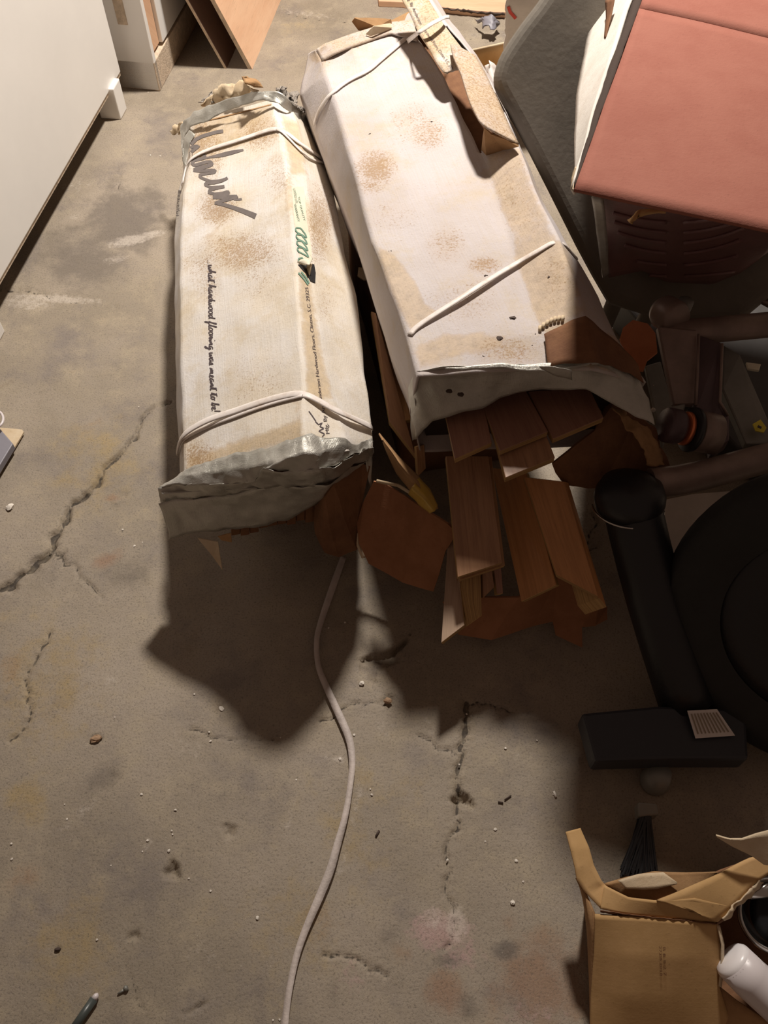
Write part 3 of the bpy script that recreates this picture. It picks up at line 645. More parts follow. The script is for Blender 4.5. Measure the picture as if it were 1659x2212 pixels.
def script(txt, base, xh):
    q = [Vector((x, y, 0)) for x, y in base]; tot = sum(GL[c][0] for c in txt); Ls = [0]
    for a, b in zip(q, q[1:]): Ls.append(Ls[-1]+(b-a).length)
    def pos(s, up):
        s = max(0, min(1, s/tot))*Ls[-1]; k = 0
        while k < len(q)-2 and s > Ls[k+1]: k += 1
        t = (q[k+1]-q[k]).normalized(); n = Vector((-t.y, t.x, 0))*-1
        return (q[k]+t*(s-Ls[k])+n*up*xh).xy
    x = 0; out = []
    for c in txt:
        ad, ss = GL[c]
        for s in ss:
            sm = [Vector((a, b, 0)) for a, b in s]
            if len(sm) > 2: sm = smooth_poly(sm, 1)
            out.append([tuple(pos(x+p.x+p.y*.18, p.y)) for p in sm])
        x += ad
    return out
ink('printed_slogan', BL_, script('...what hardwood flooring was meant to be!', [(449, 562), (450, 640), (451, 740), (453, 830), (458, 890)], 9.5), 2.1, M['ink'], bodyL, step=1.6, label='line of black joined-up lettering running along the carton')
print_text('printed_word', BL_, 'Beautiful', (386, 410), (381, 466), 9, M['ink'], bodyL)
print_text('printed_line', BL_, 'Anderson Hardwood Floors, Clinton, S.C. 29325', (696, 868), (665, 620), 10, M['ink'], bodyL, shear=.25)
print_text('printed_line', BL_, 'Mfg. By An', (712, 938), (700, 878), 11, M['ink'], bodyL, shear=.1)
ink('printed_logo', BL_, [Z([(345, 1685), (400, 1760), (460, 1850)], 620, 660, .1356), Z([(450, 1850), (500, 1900), (560, 1870), (520, 1930), (590, 1960), (500, 2000), (600, 2050), (560, 2090)], 620, 660, .1356)], 2.2, M['ink'], bodyL)
lab = ink('printed_label', BL_, [[(643, 404), (649, 480), (658, 530), (661, 566)]], 27, M['cream'], bodyL, off=.0006)
lab['label'] = 'cream printed strip with green digits'
for k, (tx, a, b, sz) in enumerate([('LIMITED LIFE', (632, 408), (638, 440), 7), ('WARRANTY', (634, 442), (642, 480), 7), ('TOP QUALITY', (642, 426), (655, 478), 6)]):
    print_text('printed_word', BL_, tx, a, b, sz, M['ink_green'], bodyL, off=.0016)
for k in range(4):
    x0, y0 = 637+k*1.3, 497+k*14; ink('printed_digit', BL_, [[(x0+2, y0-4), (x0+12, y0-3), (x0+22, y0+10), (x0+25, y0+18), (x0+16, y0+12), (x0+4, y0+6), (x0, y0), (x0+2, y0-4)]], 2.6, M['ink_green'], bodyL, off=.0017)
ink('printed_digit', BL_, [[(643, 560), (652, 558), (655, 566), (647, 568), (643, 562)]], 3, M['ink_green'], bodyL, off=.0017)
ink('printed_digit', BL_, [[(644, 590), (655, 602), (665, 616)], [(650, 588), (660, 600), (667, 612)]], 3.2, M['ink_green'], bodyL, off=.0014)

# ============================================================ RIGHT CARTON
RC = thing('flooring_carton', 'wide pinkish-white flooring carton with torn flaps on its right edge and grey tape skirt', 'carton', at(1000, 950, 0)+V(-.05, .45, .28))
rSL = P([(668, 118, .40), (650, 205, .40), (712, 359, .40), (756, 467, .40), (800, 608, .40), (840, 733, .40), (880, 832, .40), (889, 892, .38)])
rTL = P([(682, 108, .46), (697, 135, .48), (721, 209, .50), (766, 362, .50), (807, 523, .50), (843, 610, .50), (883, 726, .50), (903, 806, .50), (906, 816, .50)])
rC2 = P([(744, 85, .50), (760, 105, .505), (799, 179, .51), (842, 300, .512), (890, 430, .512), (935, 560, .512), (985, 700, .51), (1010, 790, .505), (1013, 806, .503)])
rTM = P([(868, 45, .51), (910, 95, .515), (956, 164, .52), (988, 232, .52), (1038, 336, .52), (1068, 411, .52), (1106, 538, .52), (1141, 633, .52), (1172, 725, .52), (1190, 788, .51), (1192, 800, .508)])
rTR = P([(925, -10, .555), (960, 52, .555), (1010, 110, .555), (1057, 176, .555), (1118, 316, .555), (1165, 441, .555), (1208, 522, .56), (1248, 640, .55), (1262, 690, .545), (1275, 788, .525), (1278, 801, .52)])
rRB = P([(935, -10, .50), (975, 52, .49), (1027, 120, .49), (1065, 180, .48), (1124, 320, .48), (1172, 441, .48), (1215, 519, .48), (1245, 566, .48), (1289, 640, .47), (1328, 729, .46), (1372, 800, .44), (1392, 828, .43)])
rBB = [p+V(-.03, 0, -.17) for p in rRB]; rLB = [p+V(.02, 0, -.11) for p in rSL]
nvs = [10, 16, 24, 14, 14, 14, 12, 8]
g = strips([rSL, rTL, rC2, rTM, rTR, rRB, rBB, rLB], 220, nvs, closed=True)
# opening under the lifted edge: rows between far end and the tear, between the middle crease and right ridge
j0, j1 = 50, 64
def holeR(i, j):
    x, y = prj(g[i][j]); return j0 <= j < j1 and 60 < y < 318+(x-1080)*-.35+6*math.sin(x*.3)
tanR = zone(polys=[([(820, 540), (848, 548), (870, 575), (905, 620), (920, 655), (945, 675), (920, 700), (890, 725), (850, 640)], .95), ([(888, 760), (900, 745), (960, 720), (1040, 715), (1100, 725), (1090, 760), (1000, 775), (905, 800)], .62),
                   ([(1040, 325), (1120, 316), (1208, 520), (1262, 690), (1170, 712), (1106, 538)], .62), ([(1110, 560), (1150, 515), (1195, 510), (1225, 540), (1250, 640), (1170, 712)], .9),
                   ([(956, 164), (1027, 120), (1057, 176), (1000, 232)], .8), ([(1172, 715), (1230, 690), (1330, 729), (1385, 820), (1240, 790)], .9)],
            blobs=[(690, 125, 30, 20, .7), (960, 600, 20, 20, .3), (1050, 380, 30, 60, .4), (760, 90, 50, 25, .4)])
dirtR = zone(blobs=[(812, 365, 55, 50, 1.05), (800, 400, 40, 30, .8), (925, 290, 55, 45, .8), (890, 270, 60, 60, .5), (850, 470, 60, 40, .4), (1045, 575, 45, 22, 1.), (965, 530, 50, 50, .6), (1000, 650, 90, 60, .4), (1120, 430, 60, 120, .35), (755, 90, 60, 24, .7), (1100, 760, 90, 40, .7), (700, 130, 30, 20, .5), (1200, 600, 50, 80, .4)])
bodyR = grid_obj('carton_body', g, M['carton_b'], RC, closed=True, amp=.0026, sc=13, seed=5, attrs={'tan': tanR, 'dirt': dirtR}, hole=holeR)
gfull = bpy.data.meshes.new('tmp'); BR_ = bvh_of([bodyR])
solid(bodyR, .003)
g0 = g[0]; cen = sum(g0, Vector())/len(g0); prism('end_panel', [cen.lerp(p, .98)+V(.004, -.02, 0) for p in g0[::4]], (0, .004, 0), M['kraft'], RC, b=0)
g0 = g[-1]; cen = sum(g0, Vector())/len(g0); prism('end_panel', [cen.lerp(p, .94)+V(0, .03, 0) for p in g0[::4]], (0, .004, 0), M['card_shadow'], RC, b=0)  # near-black sheet stands in for the shade inside the open end
# inner liner seen dark through the opening
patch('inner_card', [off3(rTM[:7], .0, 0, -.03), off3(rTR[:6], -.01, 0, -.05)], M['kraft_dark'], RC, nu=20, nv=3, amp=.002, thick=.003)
# far end flaps
patch('end_flap', [P([(684, 108, .465), (700, 96, .49), (766, 72, .515), (844, 48, .52), (892, 44, .52)]), P([(695, 133, .485), (720, 118, .50), (770, 98, .513), (844, 72, .52), (905, 90, .525)])], M['carton_b'], RC, nu=30, nv=5, amp=.002, thick=.003, attrs={'tan': lambda p: .45, 'dirt': lambda p: .4})
poly('end_flap', P([(762, 46, .52), (768, 38, .53), (844, 40, .53), (846, 52, .52), (815, 58, .52), (790, 74, .51), (776, 66, .50)]), .004, M['kraft'], RC, .003, 2)
poly('end_flap', P([(790, 74, .52), (806, 56, .54), (842, 50, .53), (846, 60, .525), (800, 78, .52)]), .003, M['kraft_pale'], RC, .002, 1)
# lifted strips along the right edge (lettered), far and near one
fa = patch('side_flap', [P([(862, -20, .60), (868, 0, .60), (884, 28, .595), (897, 56, .585), (907, 75, .585), (930, 112, .58), (944, 138, .578), (957, 156, .572), (965, 160, .57)]),
                    P([(905, -20, .60), (925, 0, .60), (950, 42, .597), (975, 76, .59), (998, 104, .585), (1014, 130, .58), (1005, 142, .578), (996, 150, .575), (985, 150, .572)])], M['carton_a'], RC, nu=40, nv=8, amp=.0015, thick=.0035, attrs={'tan': lambda p: .6+.3*noise.noise(p*18), 'dirt': lambda p: .5+.3*noise.noise(p*9)})
fb = patch('side_flap', [P([(973, 96, .60), (980, 126, .602), (995, 160, .605), (1016, 222, .605), (1035, 262, .605), (1050, 276, .60)]), P([(980, 96, .60), (1027, 121, .59), (1057, 176, .585), (1078, 222, .58), (1103, 280, .575), (1120, 314, .57)])], M['carton_b'], RC, nu=40, nv=8, amp=.0015, seed=8, thick=.0035, attrs={'tan': lambda p: .6+.3*noise.noise(p*14), 'dirt': lambda p: .6})
poly('torn_card', P([(1046, 274, .60), (1062, 288, .585), (1095, 300, .58), (1121, 316, .57), (1090, 322, .545), (1052, 332, .53), (1042, 322, .525)]), .003, M['kraft'], RC, .002, 2)
FB_ = bvh_of([fa])
print_text('printed_line', FB_, 'Mfg. By Anderson', (876, -8), (908, 56), 9, M['ink'], RC, flip=1, off=.003)
print_text('printed_line', FB_, 'Hardwood Floors, Clinton, S.C. 293', (914, 66), (974, 152), 9, M['ink'], RC, flip=1, off=.003)
# straps
strap('strapping', BR_, [(886, 728), (892, 716), (980, 664), (1080, 600), (1160, 550), (1195, 527), (1208, 524), (1218, 532), (1232, 552), (1246, 566)], .0095, M['strap'], RC, off=.004, lift=lambda t: .007*math.sin(min(1, t*1.25)*math.pi))
strap('strapping', BR_, [(684, 270), (694, 240), (722, 202), (760, 176), (792, 162), (830, 128), (868, 96), (880, 88)], .0125, M['strap'], RC, off=.006)
patch('strapping', [P([(878, 84, .53), (900, 68, .60), (930, 48, .612), (958, 34, .612), (970, 33, .60)]), P([(882, 94, .53), (906, 74, .60), (936, 54, .612), (960, 41, .612), (972, 40, .60)])], M['strap'], RC, nu=24, nv=2, amp=0, thick=.0012)
strap('crease_ridge', BR_, [(792, 163), (840, 154), (895, 144)], .004, M['carton_b'], RC, off=.001, n=20)
# tape skirt
top = P([(885, 835, .43), (895, 818, .47), (905, 803, .505), (955, 792, .512), (1030, 788, .515), (1100, 787, .518), (1160, 790, .52), (1200, 785, .525), (1240, 782, .535), (1300, 787, .52), (1345, 798, .48), (1385, 822, .45)])
tmid = P([(886, 875, .40), (900, 858, .44), (930, 840, .46), (980, 833, .46), (1040, 826, .465), (1100, 818, .47), (1160, 812, .475), (1205, 812, .48), (1250, 815, .48), (1310, 826, .465), (1360, 850, .435), (1400, 872, .41)])
hem = P([(897, 950, .365), (912, 928, .38), (935, 908, .40), (985, 895, .42), (1045, 880, .43), (1085, 858, .44), (1118, 848, .45), (1150, 843, .455), (1210, 840, .46), (1268, 848, .46), (1330, 880, .435), (1412, 926, .405)])
patch('duct_tape', [top, off3(tmid, dz=.016), hem], M['tape'], RC, nu=120, nv=[7, 9], amp=.006, sc=14, seed=11, thick=.0008)
patch('duct_tape', [P([(884, 836, .43), (884, 880, .39), (892, 950, .32)]), P([(892, 822, .46), (898, 870, .43), (900, 948, .335)])], M['tape'], RC, nu=20, nv=5, amp=.004, sc=26, seed=1, thick=.0008)
patch('duct_tape', [P([(960, 793, .516), (1100, 786, .522), (1200, 783, .528), (1300, 782, .53)]), P([(960, 797, .514), (1100, 797, .518), (1170, 803, .52), (1210, 798, .526), (1300, 787, .525)])], M['tape'], RC, nu=50, nv=3, amp=.003, sc=30, seed=2, thick=.0008)
patch('duct_tape', [P([(1165, 794, .53), (1195, 793, .535), (1235, 800, .53)]), P([(1170, 800, .525), (1200, 812, .52), (1238, 824, .51)])], M['tape'], RC, nu=14, nv=3, amp=.003, sc=40, seed=3, thick=.0008)
# peeled near right corner: brown torn ply with exposed corrugation, aqua mark, faint print
patch('torn_card', [P([(1173, 722, .532), (1200, 708, .54), (1235, 688, .556), (1262, 682, .556), (1285, 700, .54), (1340, 745, .50), (1378, 790, .47)]), P([(1185, 792, .522), (1215, 786, .53), (1250, 784, .54), (1290, 784, .54), (1320, 790, .51), (1360, 805, .48), (1390, 828, .45)])], M['kraft_dark'], RC, nu=40, nv=8, amp=.004, sc=24, thick=.002)
for k in range(7):
    t = k/6; a = (1166+t*50, 720-t*22-6*math.sin(t*3)); h, nn = on(BR_, *a, .006); h2, _ = on(BR_, a[0]+2, a[1]-10, .006)
    if h and h2: tube('corrugation_flute', [h, h2], .0028, M['kraft_pale'], RC, 8)
for k, (x, y, r) in enumerate([(1214, 682, 9), (1224, 684, 8), (1232, 689, 8), (1209, 688, 6)]):
    pts = [on(BR_, x+r*math.cos(a/14*6.283), y+r*.75*math.sin(a/14*6.283), .0012+k*.0002)[0] for a in range(14)]
    if all(p is not None for p in pts): mk('printed_emblem', pts, [tuple(range(14))], M['ink_aqua'], RC)
print_text('printed_word', BR_, 'Anders', (1184, 668), (1194, 704), 9, M['ink_fade'], bodyR)
print_text('printed_line', BR_, 'Floors', (1248, 590), (1262, 622), 8, M['ink_fade'], bodyR); print_text('printed_line', BR_, 'Clinton', (1262, 636), (1282, 682), 9, M['ink_fade'], bodyR)
for k in range(34):
    x = 975+k*6.5; y = 787-k*.55+2; ln = 18+5*math.sin(k*2.1)
    ink('faded_print_line', BR_, [[(x, y), (x-3, y-ln)]], 1.6, M['ink_fade'], bodyR, off=.001, step=6) if k % 3 == 0 else None
for k in range(4): ink('faded_print_line', BR_, [[(985, 785-k*7), (1080, 779-k*7), (1165, 772-k*7)]], 1.2, M['ink_fade'], bodyR, off=.001, step=8)
# bits of debris stuck to the carton
for k, (x, y, r) in enumerate([(1108, 690, 7), (1080, 733, 7), (1050, 598, 5), (1188, 600, 4), (932, 266, 4), (800, 292, 3), (1157, 724, 3), (823, 492, 2), (843, 545, 3), (1045, 772, 3), (1150, 748, 2), (880, 625, 2), (970, 845, 6), (995, 852, 6)]):
    h, nn = on(BR_, x, y, .002)
    if y > 830: h = at(x, y, .47)
    if h:
        bm = bmesh.new(); bmesh.ops.create_icosphere(bm, subdivisions=2, radius=r*.0007); vs = [h+Vector((v.co.x*1.3, v.co.y, v.co.z*.6))+wob(v.co, 400, .002, k) for v in bm.verts]; fs = [tuple(q.index for q in f.verts) for f in bm.faces]; bm.free()
        tag(mk('dirt_crumb', vs, fs, M['grit_dk']), 'small dark crumb of dirt lying on the wide right carton', 'dirt crumb', 'dark crumbs on the right carton')
# ============================================================ cartons underneath and loose planks
def carton_box(name, label, c, size, rot, m, z0=0.0):
    t = thing(name, label, 'carton', V(c[0], c[1], z0)); R = Matrix.Rotation(rot, 3, 'Z'); hx, hy = size[0]/2, size[1]/2; h = size[2]
    def q(x, y, z): return V(c[0], c[1], z0)+R @ V(x, y, z)
    for a, b in [((-hx, -hy), (hx, -hy)), ((hx, -hy), (hx, hy)), ((hx, hy), (-hx, hy)), ((-hx, hy), (-hx, -hy))]:
        patch('side_panel', [[q(*a, 0), q(*b, 0)], [q(*a, h), q(*b, h)]], m, t, nu=16, nv=5, amp=.002, thick=.004)
    patch('top_flap', [[q(-hx, -hy, h), q(-hx, hy, h)], [q(-.002, -hy, h+.002), q(-.002, hy, h+.002)]], m, t, nu=14, nv=4, amp=.0015, thick=.004)
    patch('top_flap', [[q(hx, -hy, h), q(hx, hy, h)], [q(.002, -hy, h+.002), q(.002, hy, h+.002)]], m, t, nu=14, nv=4, amp=.0015, thick=.004)
    return t
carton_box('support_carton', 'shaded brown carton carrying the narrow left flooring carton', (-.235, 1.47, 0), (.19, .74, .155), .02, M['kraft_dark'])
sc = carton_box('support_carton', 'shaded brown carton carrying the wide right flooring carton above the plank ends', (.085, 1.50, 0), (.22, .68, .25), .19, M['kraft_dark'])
def plank(label, pts, th, m, edge=None, group=None, n=1):
    p = P(pts); o = slab('floor_plank', p, th, m, None, edge or M['ply'])
    tag(o, label, 'plank', group); return o
plank('short reddish floor plank end poking out left-most under the right carton tape', [(955, 862, .395), (1040, 850, .40), (1062, 955, .395), (982, 991, .385)], .014, M['wood_red'])
plank('lower board of the pair jutting from under the right carton tape', [(1050, 870, .385), (1140, 838, .385), (1199, 988, .382), (1092, 1032, .38)], .014, M['wood'])
plank('upper board of the pair jutting from under the right carton tape, set slightly back', [(1040, 868, .40), (1130, 832, .40), (1184, 932, .40), (1080, 974, .40)], .013, M['wood_red'])
plank('reddish floor plank crossing under the right carton tape beside the jutting pair', [(1138, 842, .395), (1262, 815, .40), (1304, 902, .395), (1195, 948, .39)], .014, M['wood_red'])
plank('thin reddish floor plank just under the one beside the jutting pair', [(1140, 850, .378), (1258, 822, .38), (1300, 890, .38), (1192, 935, .378)], .012, M['wood'])
plank('wide brown floor plank with a pale square end hanging down in the middle of the loose planks', [(963, 985, .30), (1055, 985, .30), (1085, 1216, .235), (989, 1247, .235)], .013, M['wood'])
plank('second board directly beneath the wide middle plank', [(968, 990, .285), (1062, 986, .285), (1091, 1222, .22), (994, 1254, .22)], .012, M['wood_lit'])
plank('greyish floor plank with slanted end, lowest on the left of the loose planks', [(971, 1120, .20), (992, 1250, .19), (1003, 1351, .16), (953, 1389, .155)][::1], .012, M['wood_grey']).data.update()
plank('narrow floor plank on edge showing plywood layers beside the greyish slanted plank', [(990, 1248, .185), (1038, 1232, .185), (1041, 1330, .15), (1009, 1353, .15)], .03, M['ply'])
plank('thin dark plank on edge right of the layered narrow plank', [(1042, 1232, .18), (1062, 1225, .18), (1068, 1268, .16), (1044, 1292, .16)], .02, M['wood'])
plank('short plank edge tucked below the wide middle plank', [(1066, 1225, .175), (1082, 1218, .175), (1087, 1282, .155), (1074, 1284, .155)], .02, M['wood_red'])
plank('dark upright floor plank with orange-lit lower end, left of the orange plank', [(1062, 1010, .22), (1136, 1020, .26), (1202, 1264, .20), (1126, 1300, .16)], .012, M['wood_orange'])
plank('broad orange floor plank with slanted end at the right of the loose planks', [(1132, 1030, .28), (1219, 1040, .28), (1293, 1290, .22), (1203, 1243, .225)], .014, M['wood_orange'])
plank('orange-brown floor plank standing on edge along the right side of the broad orange one', [(1219, 1040, .278), (1228, 1042, .27), (1311, 1312, .20), (1294, 1292, .21)], .05, M['wood_orange'])
plank('long floor plank wedged between the two white cartons with a bright yellow layered edge', [(802, 672, .30), (812, 676, .31), (898, 985, .26), (842, 912, .285)], .010, M['wood'], M['ply'])
plank('second long plank leaning behind the yellow-edged one between the cartons', [(808, 690, .28), (830, 700, .29), (893, 905, .27), (852, 912, .275)], .010, M['wood_lit'], M['ply'])
plank('short plank end with pale layers beside the left end of the right carton tape', [(899, 965, .28), (917, 960, .28), (920, 1012, .25), (903, 1030, .245)], .012, M['wood_lit'])
# burst brown carton below the loose planks
OC = thing('burst_carton', 'burst dark brown carton on the floor under the loose planks', 'carton', at(1130, 1330, 0)+V(0, .12, 0))
base = [(958, 1300, .06), (990, 1370, .045), (1060, 1382, .04), (1150, 1352, .04), (1192, 1342, .045), (1200, 1372, .03), (1258, 1396, .02), (1256, 1352, .045), (1285, 1350, .05), (1312, 1338, .06), (1311, 1312, .08), (1293, 1292, .12), (1240, 1262, .13), (1203, 1243, .14), (1120, 1290, .12), (1040, 1290, .12)]
poly('front_panel', P(base), .005, M['kraft_orange'], OC, .003, 3)
poly('front_flap', P([(808, 1040, .235), (833, 1044, .235), (880, 1070, .235), (927, 1105, .24), (967, 1131, .245), (985, 1150, .23), (962, 1190, .18), (950, 1240, .13), (938, 1278, .09), (870, 1258, .085), (797, 1217, .09), (777, 1174, .12), (774, 1130, .15), (790, 1077, .20)]), .004, M['kraft_orange'], OC, .004, 3)
patch('flap_edge', [P([(775, 1150, .135), (776, 1176, .115), (790, 1204, .095)]), P([(772, 1152, .135), (770, 1178, .115), (781, 1206, .095)])], M['kraft_pale'], OC, nu=10, nv=1, amp=0, thick=.003)
patch('curled_strip', [P([(818, 936, .33), (860, 985, .32), (905, 1030, .31), (933, 1068, .295), (945, 1098, .28)]), P([(826, 950, .35), (862, 1000, .345), (902, 1045, .335), (925, 1078, .315), (938, 1102, .29)]), P([(832, 966, .32), (858, 1022, .30), (892, 1066, .28), (915, 1092, .27), (932, 1106, .27)])], M['kraft'], OC, nu=30, nv=4, amp=.003, thick=.003)
patch('taped_end', [P([(905, 1032, .322), (930, 1058, .31), (944, 1092, .29)]), P([(890, 1052, .338), (918, 1078, .33), (938, 1104, .30)]), P([(882, 1066, .30), (905, 1090, .285), (930, 1108, .28)])], mat('yellowed_tape', (.55, .36, .07), .35, bump=.4, bscale=60), OC, nu=16, nv=4, amp=.002, sc=50, thick=.002)
patch('flap_edge', [P([(812, 1042, .24), (860, 1052, .24), (905, 1082, .245)]), P([(814, 1036, .245), (862, 1046, .245), (907, 1076, .25)])], M['kraft_pale'], OC, nu=16, nv=2, amp=.002, thick=.002)
# ragged brown card hanging off the right carton's corner
poly('torn_card', P([(1302, 880, .37), (1322, 868, .38), (1370, 890, .37), (1403, 916, .36), (1418, 925, .35), (1427, 962, .33), (1440, 985, .31), (1447, 1008, .29), (1425, 1030, .28), (1403, 1050, .26), (1350, 1056, .25), (1300, 1054, .25), (1268, 1053, .25), (1240, 1046, .26), (1225, 1044, .26), (1211, 1034, .265), (1200, 1018, .28), (1194, 1000, .30), (1230, 975, .33), (1280, 930, .36)]), .005, M['kraft_dark'], RC, .007, 3)
patch('torn_card', [P([(1322, 880, .395), (1345, 902, .39), (1352, 925, .38), (1372, 945, .37), (1390, 975, .35), (1392, 1000, .33)]), P([(1340, 884, .39), (1368, 908, .385), (1400, 924, .37), (1418, 955, .35), (1430, 990, .32), (1436, 1008, .31)])], M['kraft'], RC, nu=26, nv=7, amp=.008, sc=38, seed=4, thick=.003)
tag(poly('card_scrap', P([(1366, 695), (1397, 702), (1413, 722), (1417, 763), (1397, 780), (1390, 803), (1370, 800), (1356, 780), (1345, 755), (1339, 733), (1345, 712)], .30), .004, M['orange_scrap'], None, .004, 2), 'ragged rounded scrap of orange-brown card beside the right carton corner', 'cardboard scrap')
tag(poly('card_scrap', P([(775, 578), (790, 580), (797, 588), (798, 604), (786, 604), (773, 596)], .27), .003, M['kraft_pale'], None, .003, 2), 'small torn tan card scrap caught between the two flooring cartons', 'cardboard scrap')
# ============================================================ twine on the floor
q = smooth_poly(P([(742, 1205), (735, 1225), (712, 1290), (692, 1350), (683, 1385), (686, 1440), (700, 1475), (735, 1550), (757, 1600), (762, 1650), (758, 1690), (748, 1760), (728, 1830), (715, 1880), (690, 1940), (655, 2020), (638, 2075), (625, 2140), (618, 2190), (612, 2260)], .006), 2)
q = lerp_poly(q, 150); g = []
for i, p in enumerate(q):
    t = (q[min(i+1, 150)]-q[max(i-1, 0)]).normalized(); s = V(t.y, -t.x, 0); tw = .9*math.sin(i*.075)+.5*math.sin(i*.21); s = (s*math.cos(tw*.35)+V(0, 0, 1)*math.sin(tw*.35)*.6).normalized()
    wd = .0118+.0018*math.sin(i*.13); lz = .003+.003*abs(math.sin(i*.05))
    g.append([p+s*wd*k/2+V(0, 0, lz) for k in (-1, 0, 1)])
st = grid_obj('strap_tail', g, mat('dusty_strap', (.52, .45, .41), .6, bump=.3, bscale=150, var=.2, vscale=30), None, thick=.0012, off=0); tag(st, 'loose off-white plastic strap trailing across the floor towards the viewer', 'strap')
# ============================================================ left: white cabinet, second cabinet, boards
WC = thing('white_cabinet', 'large white laminate cabinet panel filling the left edge of the frame', 'cabinet', V(-1.15, 2.0, 0))
a = at(262, 156, .085); b = at(0, 610, .085); d = (b-a).normalized(); b2 = a+d*1.25; up = V(0, 0, .95); inw = V(-.55, .09, 0)
def quadbox(name, a, b, c_, h, m, par, bw=.004): return prism(name, [a+h, b+h, b+c_+h, a+c_+h], tuple(-h), m, par, bw)
quadbox('side_panel', a, b2, V(-.018, .003, 0), up, M['laminate'], WC, .006)
quadbox('cabinet_body', a+V(-.019, 0, .02), b2+V(-.019, 0, .02), inw, V(0, 0, .925), M['laminate'], WC)
quadbox('bottom_edge', a+V(-.004, 0, -.010), b2+V(-.004, 0, -.010), V(-.03, .004, 0), V(0, 0, .010), M['chip'], WC, .001)
for s in (0.0, .97):
    p0 = at(237, 232, .0) if s == 0 else at(237, 232, .0)+d*s
    fx = P([(268, 236, .0), (234, 252, .0)])
    o_ = d*s; f1 = at(275, 235, 0)+o_; f0 = at(262, 259, 0)+o_; f2 = at(218, 257, 0)+o_; f3 = at(232, 232, 0)+o_
    prism('cabinet_leg', [p+V(0, 0, .098) for p in (f1, f0, f2, f3)], (0, 0, -.098), M['laminate'], WC, .004)
C2 = thing('white_cupboard', 'off-white cupboard standing behind the large white cabinet, tan groove on its end', 'cupboard', at(300, 130, 0)+V(-.1, .2, 0))
e0 = at(270, 190, 0); e1 = at(346, 197, 0); e2 = at(440, 25, 0)
dr = (e2-e1).normalized(); L2 = .62; top = V(0, 0, .9)
prism('cupboard_plinth', [e1+V(0, 0, .09), e1+dr*L2+V(0, 0, .09), e1+dr*L2+(e0-e1)*1.6+V(0, 0, .09), e1+(e0-e1)*1.6+V(0, 0, .09)], (0, 0, -.09), M['chip'], C2)
f1 = e1+dr*.10; off = (e0-e1).normalized()
prism('end_panel', [e1+top, e1+dr*.022+top, e1+dr*.022+off*.22+top, e1+off*.22+top], (0, 0, -.9), M['laminate'], C2, .003)
prism('cupboard_body', [f1+V(0, 0, .9), f1+dr*(L2-.1)+V(0, 0, .9), f1+dr*(L2-.1)+off*.22+V(0, 0, .9), f1+off*.22+V(0, 0, .9)], (0, 0, -.80), M['laminate'], C2, .003)
h0 = e1+dr*.022; prism('side_groove', [h0+off*.012+V(0, 0, .89), h0+dr*.075+off*.012+V(0, 0, .89), h0+dr*.075+off*.03+V(0, 0, .89), h0+off*.03+V(0, 0, .89)], (0, 0, -.79), M['plyboard'], C2, .001)
gs = e1+off*.055; nrm = V(off.y, -off.x, 0); nrm = -nrm if nrm.y > 0 else nrm
prism('end_groove', [gs+nrm*.002+V(0, 0, .88), gs+off*.03+nrm*.002+V(0, 0, .88), gs+off*.03-nrm*.006+V(0, 0, .88), gs-nrm*.006+V(0, 0, .88)], (0, 0, -.68), M['chip'], C2, .0005)
def board(name, label, p0, p1, lean, th, h, m, edge):
    d_ = (p1-p0).normalized(); n_ = V(d_.y, -d_.x, 0)
    if n_.x < 0: n_ = -n_
    u = (V(0, 0, 1)*h+lean)
    p1 = p0+d_*.75
    c = [p0, p1, p1+u, p0+u]; v = c+[x-n_*th for x in c]
    o = mk(name, v, [(0, 1, 2, 3), (7, 6, 5, 4), (0, 4, 5, 1), (1, 5, 6, 2), (2, 6, 7, 3), (3, 7, 4, 0)], m, None, False, [(0, 0), (.75, 0), (.75, h), (0, h)]*2, mats=[m, edge], fmat=[0, 0, 1, 1, 1, 1])
    fixn(o); tag(o, label, 'board'); return o
p0 = at(545, 150, 0); p1 = at(607, 0, 0)
board('plywood_board', 'orange-faced plywood board standing on edge near the top left of the cartons', p0, p1, V(-.18, .014, 0), .014, .43, M['plyboard'], M['chip'])
p0 = at(490, 148, 0); board('plywood_board', 'second thinner grey-edged board standing just left of the orange-faced one', p0, p0+(p1-at(545, 150, 0)), V(-.18, .014, 0), .009, .43, mat('dark_board_face', (.16, .10, .075), .7, var=.2), M['chip'])
# ============================================================ things at the top
t0 = P([(815, -30), (1095, -40), (1093, 26), (1060, 25), (1000, 20), (950, 14), (905, 11), (870, 4), (818, 2)], .02)
tag(prism('orange_board', t0, (0, 0, -.02), M['plyboard']), 'orange-brown board with a ragged dark edge at the top of the frame', 'board')
patch_ = patch('ragged_edge', [P([(905, 12, .021), (950, 16, .021), (1000, 22, .021), (1050, 27, .021), (1093, 29, .021)]), P([(905, 16, .002), (950, 20, .002), (1000, 28, .002), (1050, 33, .002), (1093, 34, .002)])], M['grit_dk'], None, nu=40, nv=3, amp=.006, sc=50, thick=.004)
tag(patch_, 'dark crumbling strip along the front edge of the orange-brown board', 'debris')
tag(patch('crumpled_plastic', [P([(1028, 48, .02), (1040, 40, .05), (1058, 38, .06), (1078, 42, .04)]), P([(1034, 57, .01), (1048, 58, .04), (1066, 60, .05), (1079, 52, .02)])], M['slate'], None, nu=16, nv=6, amp=.016, sc=34, thick=.003), 'small crumpled dark grey plastic wrapper on the floor at the top', 'wrapper')
TR_ = thing('shallow_tray', 'shallow tan cardboard tray with a pale rim behind the right carton', 'tray', at(1055, 120, 0))
patch('tray_rim', [P([(1012, 108, .10), (1100, 88, .10)]), P([(1012, 112, .095), (1100, 93, .095)])], M['kraft_pale'], TR_, nu=8, nv=1, amp=0, thick=.006)
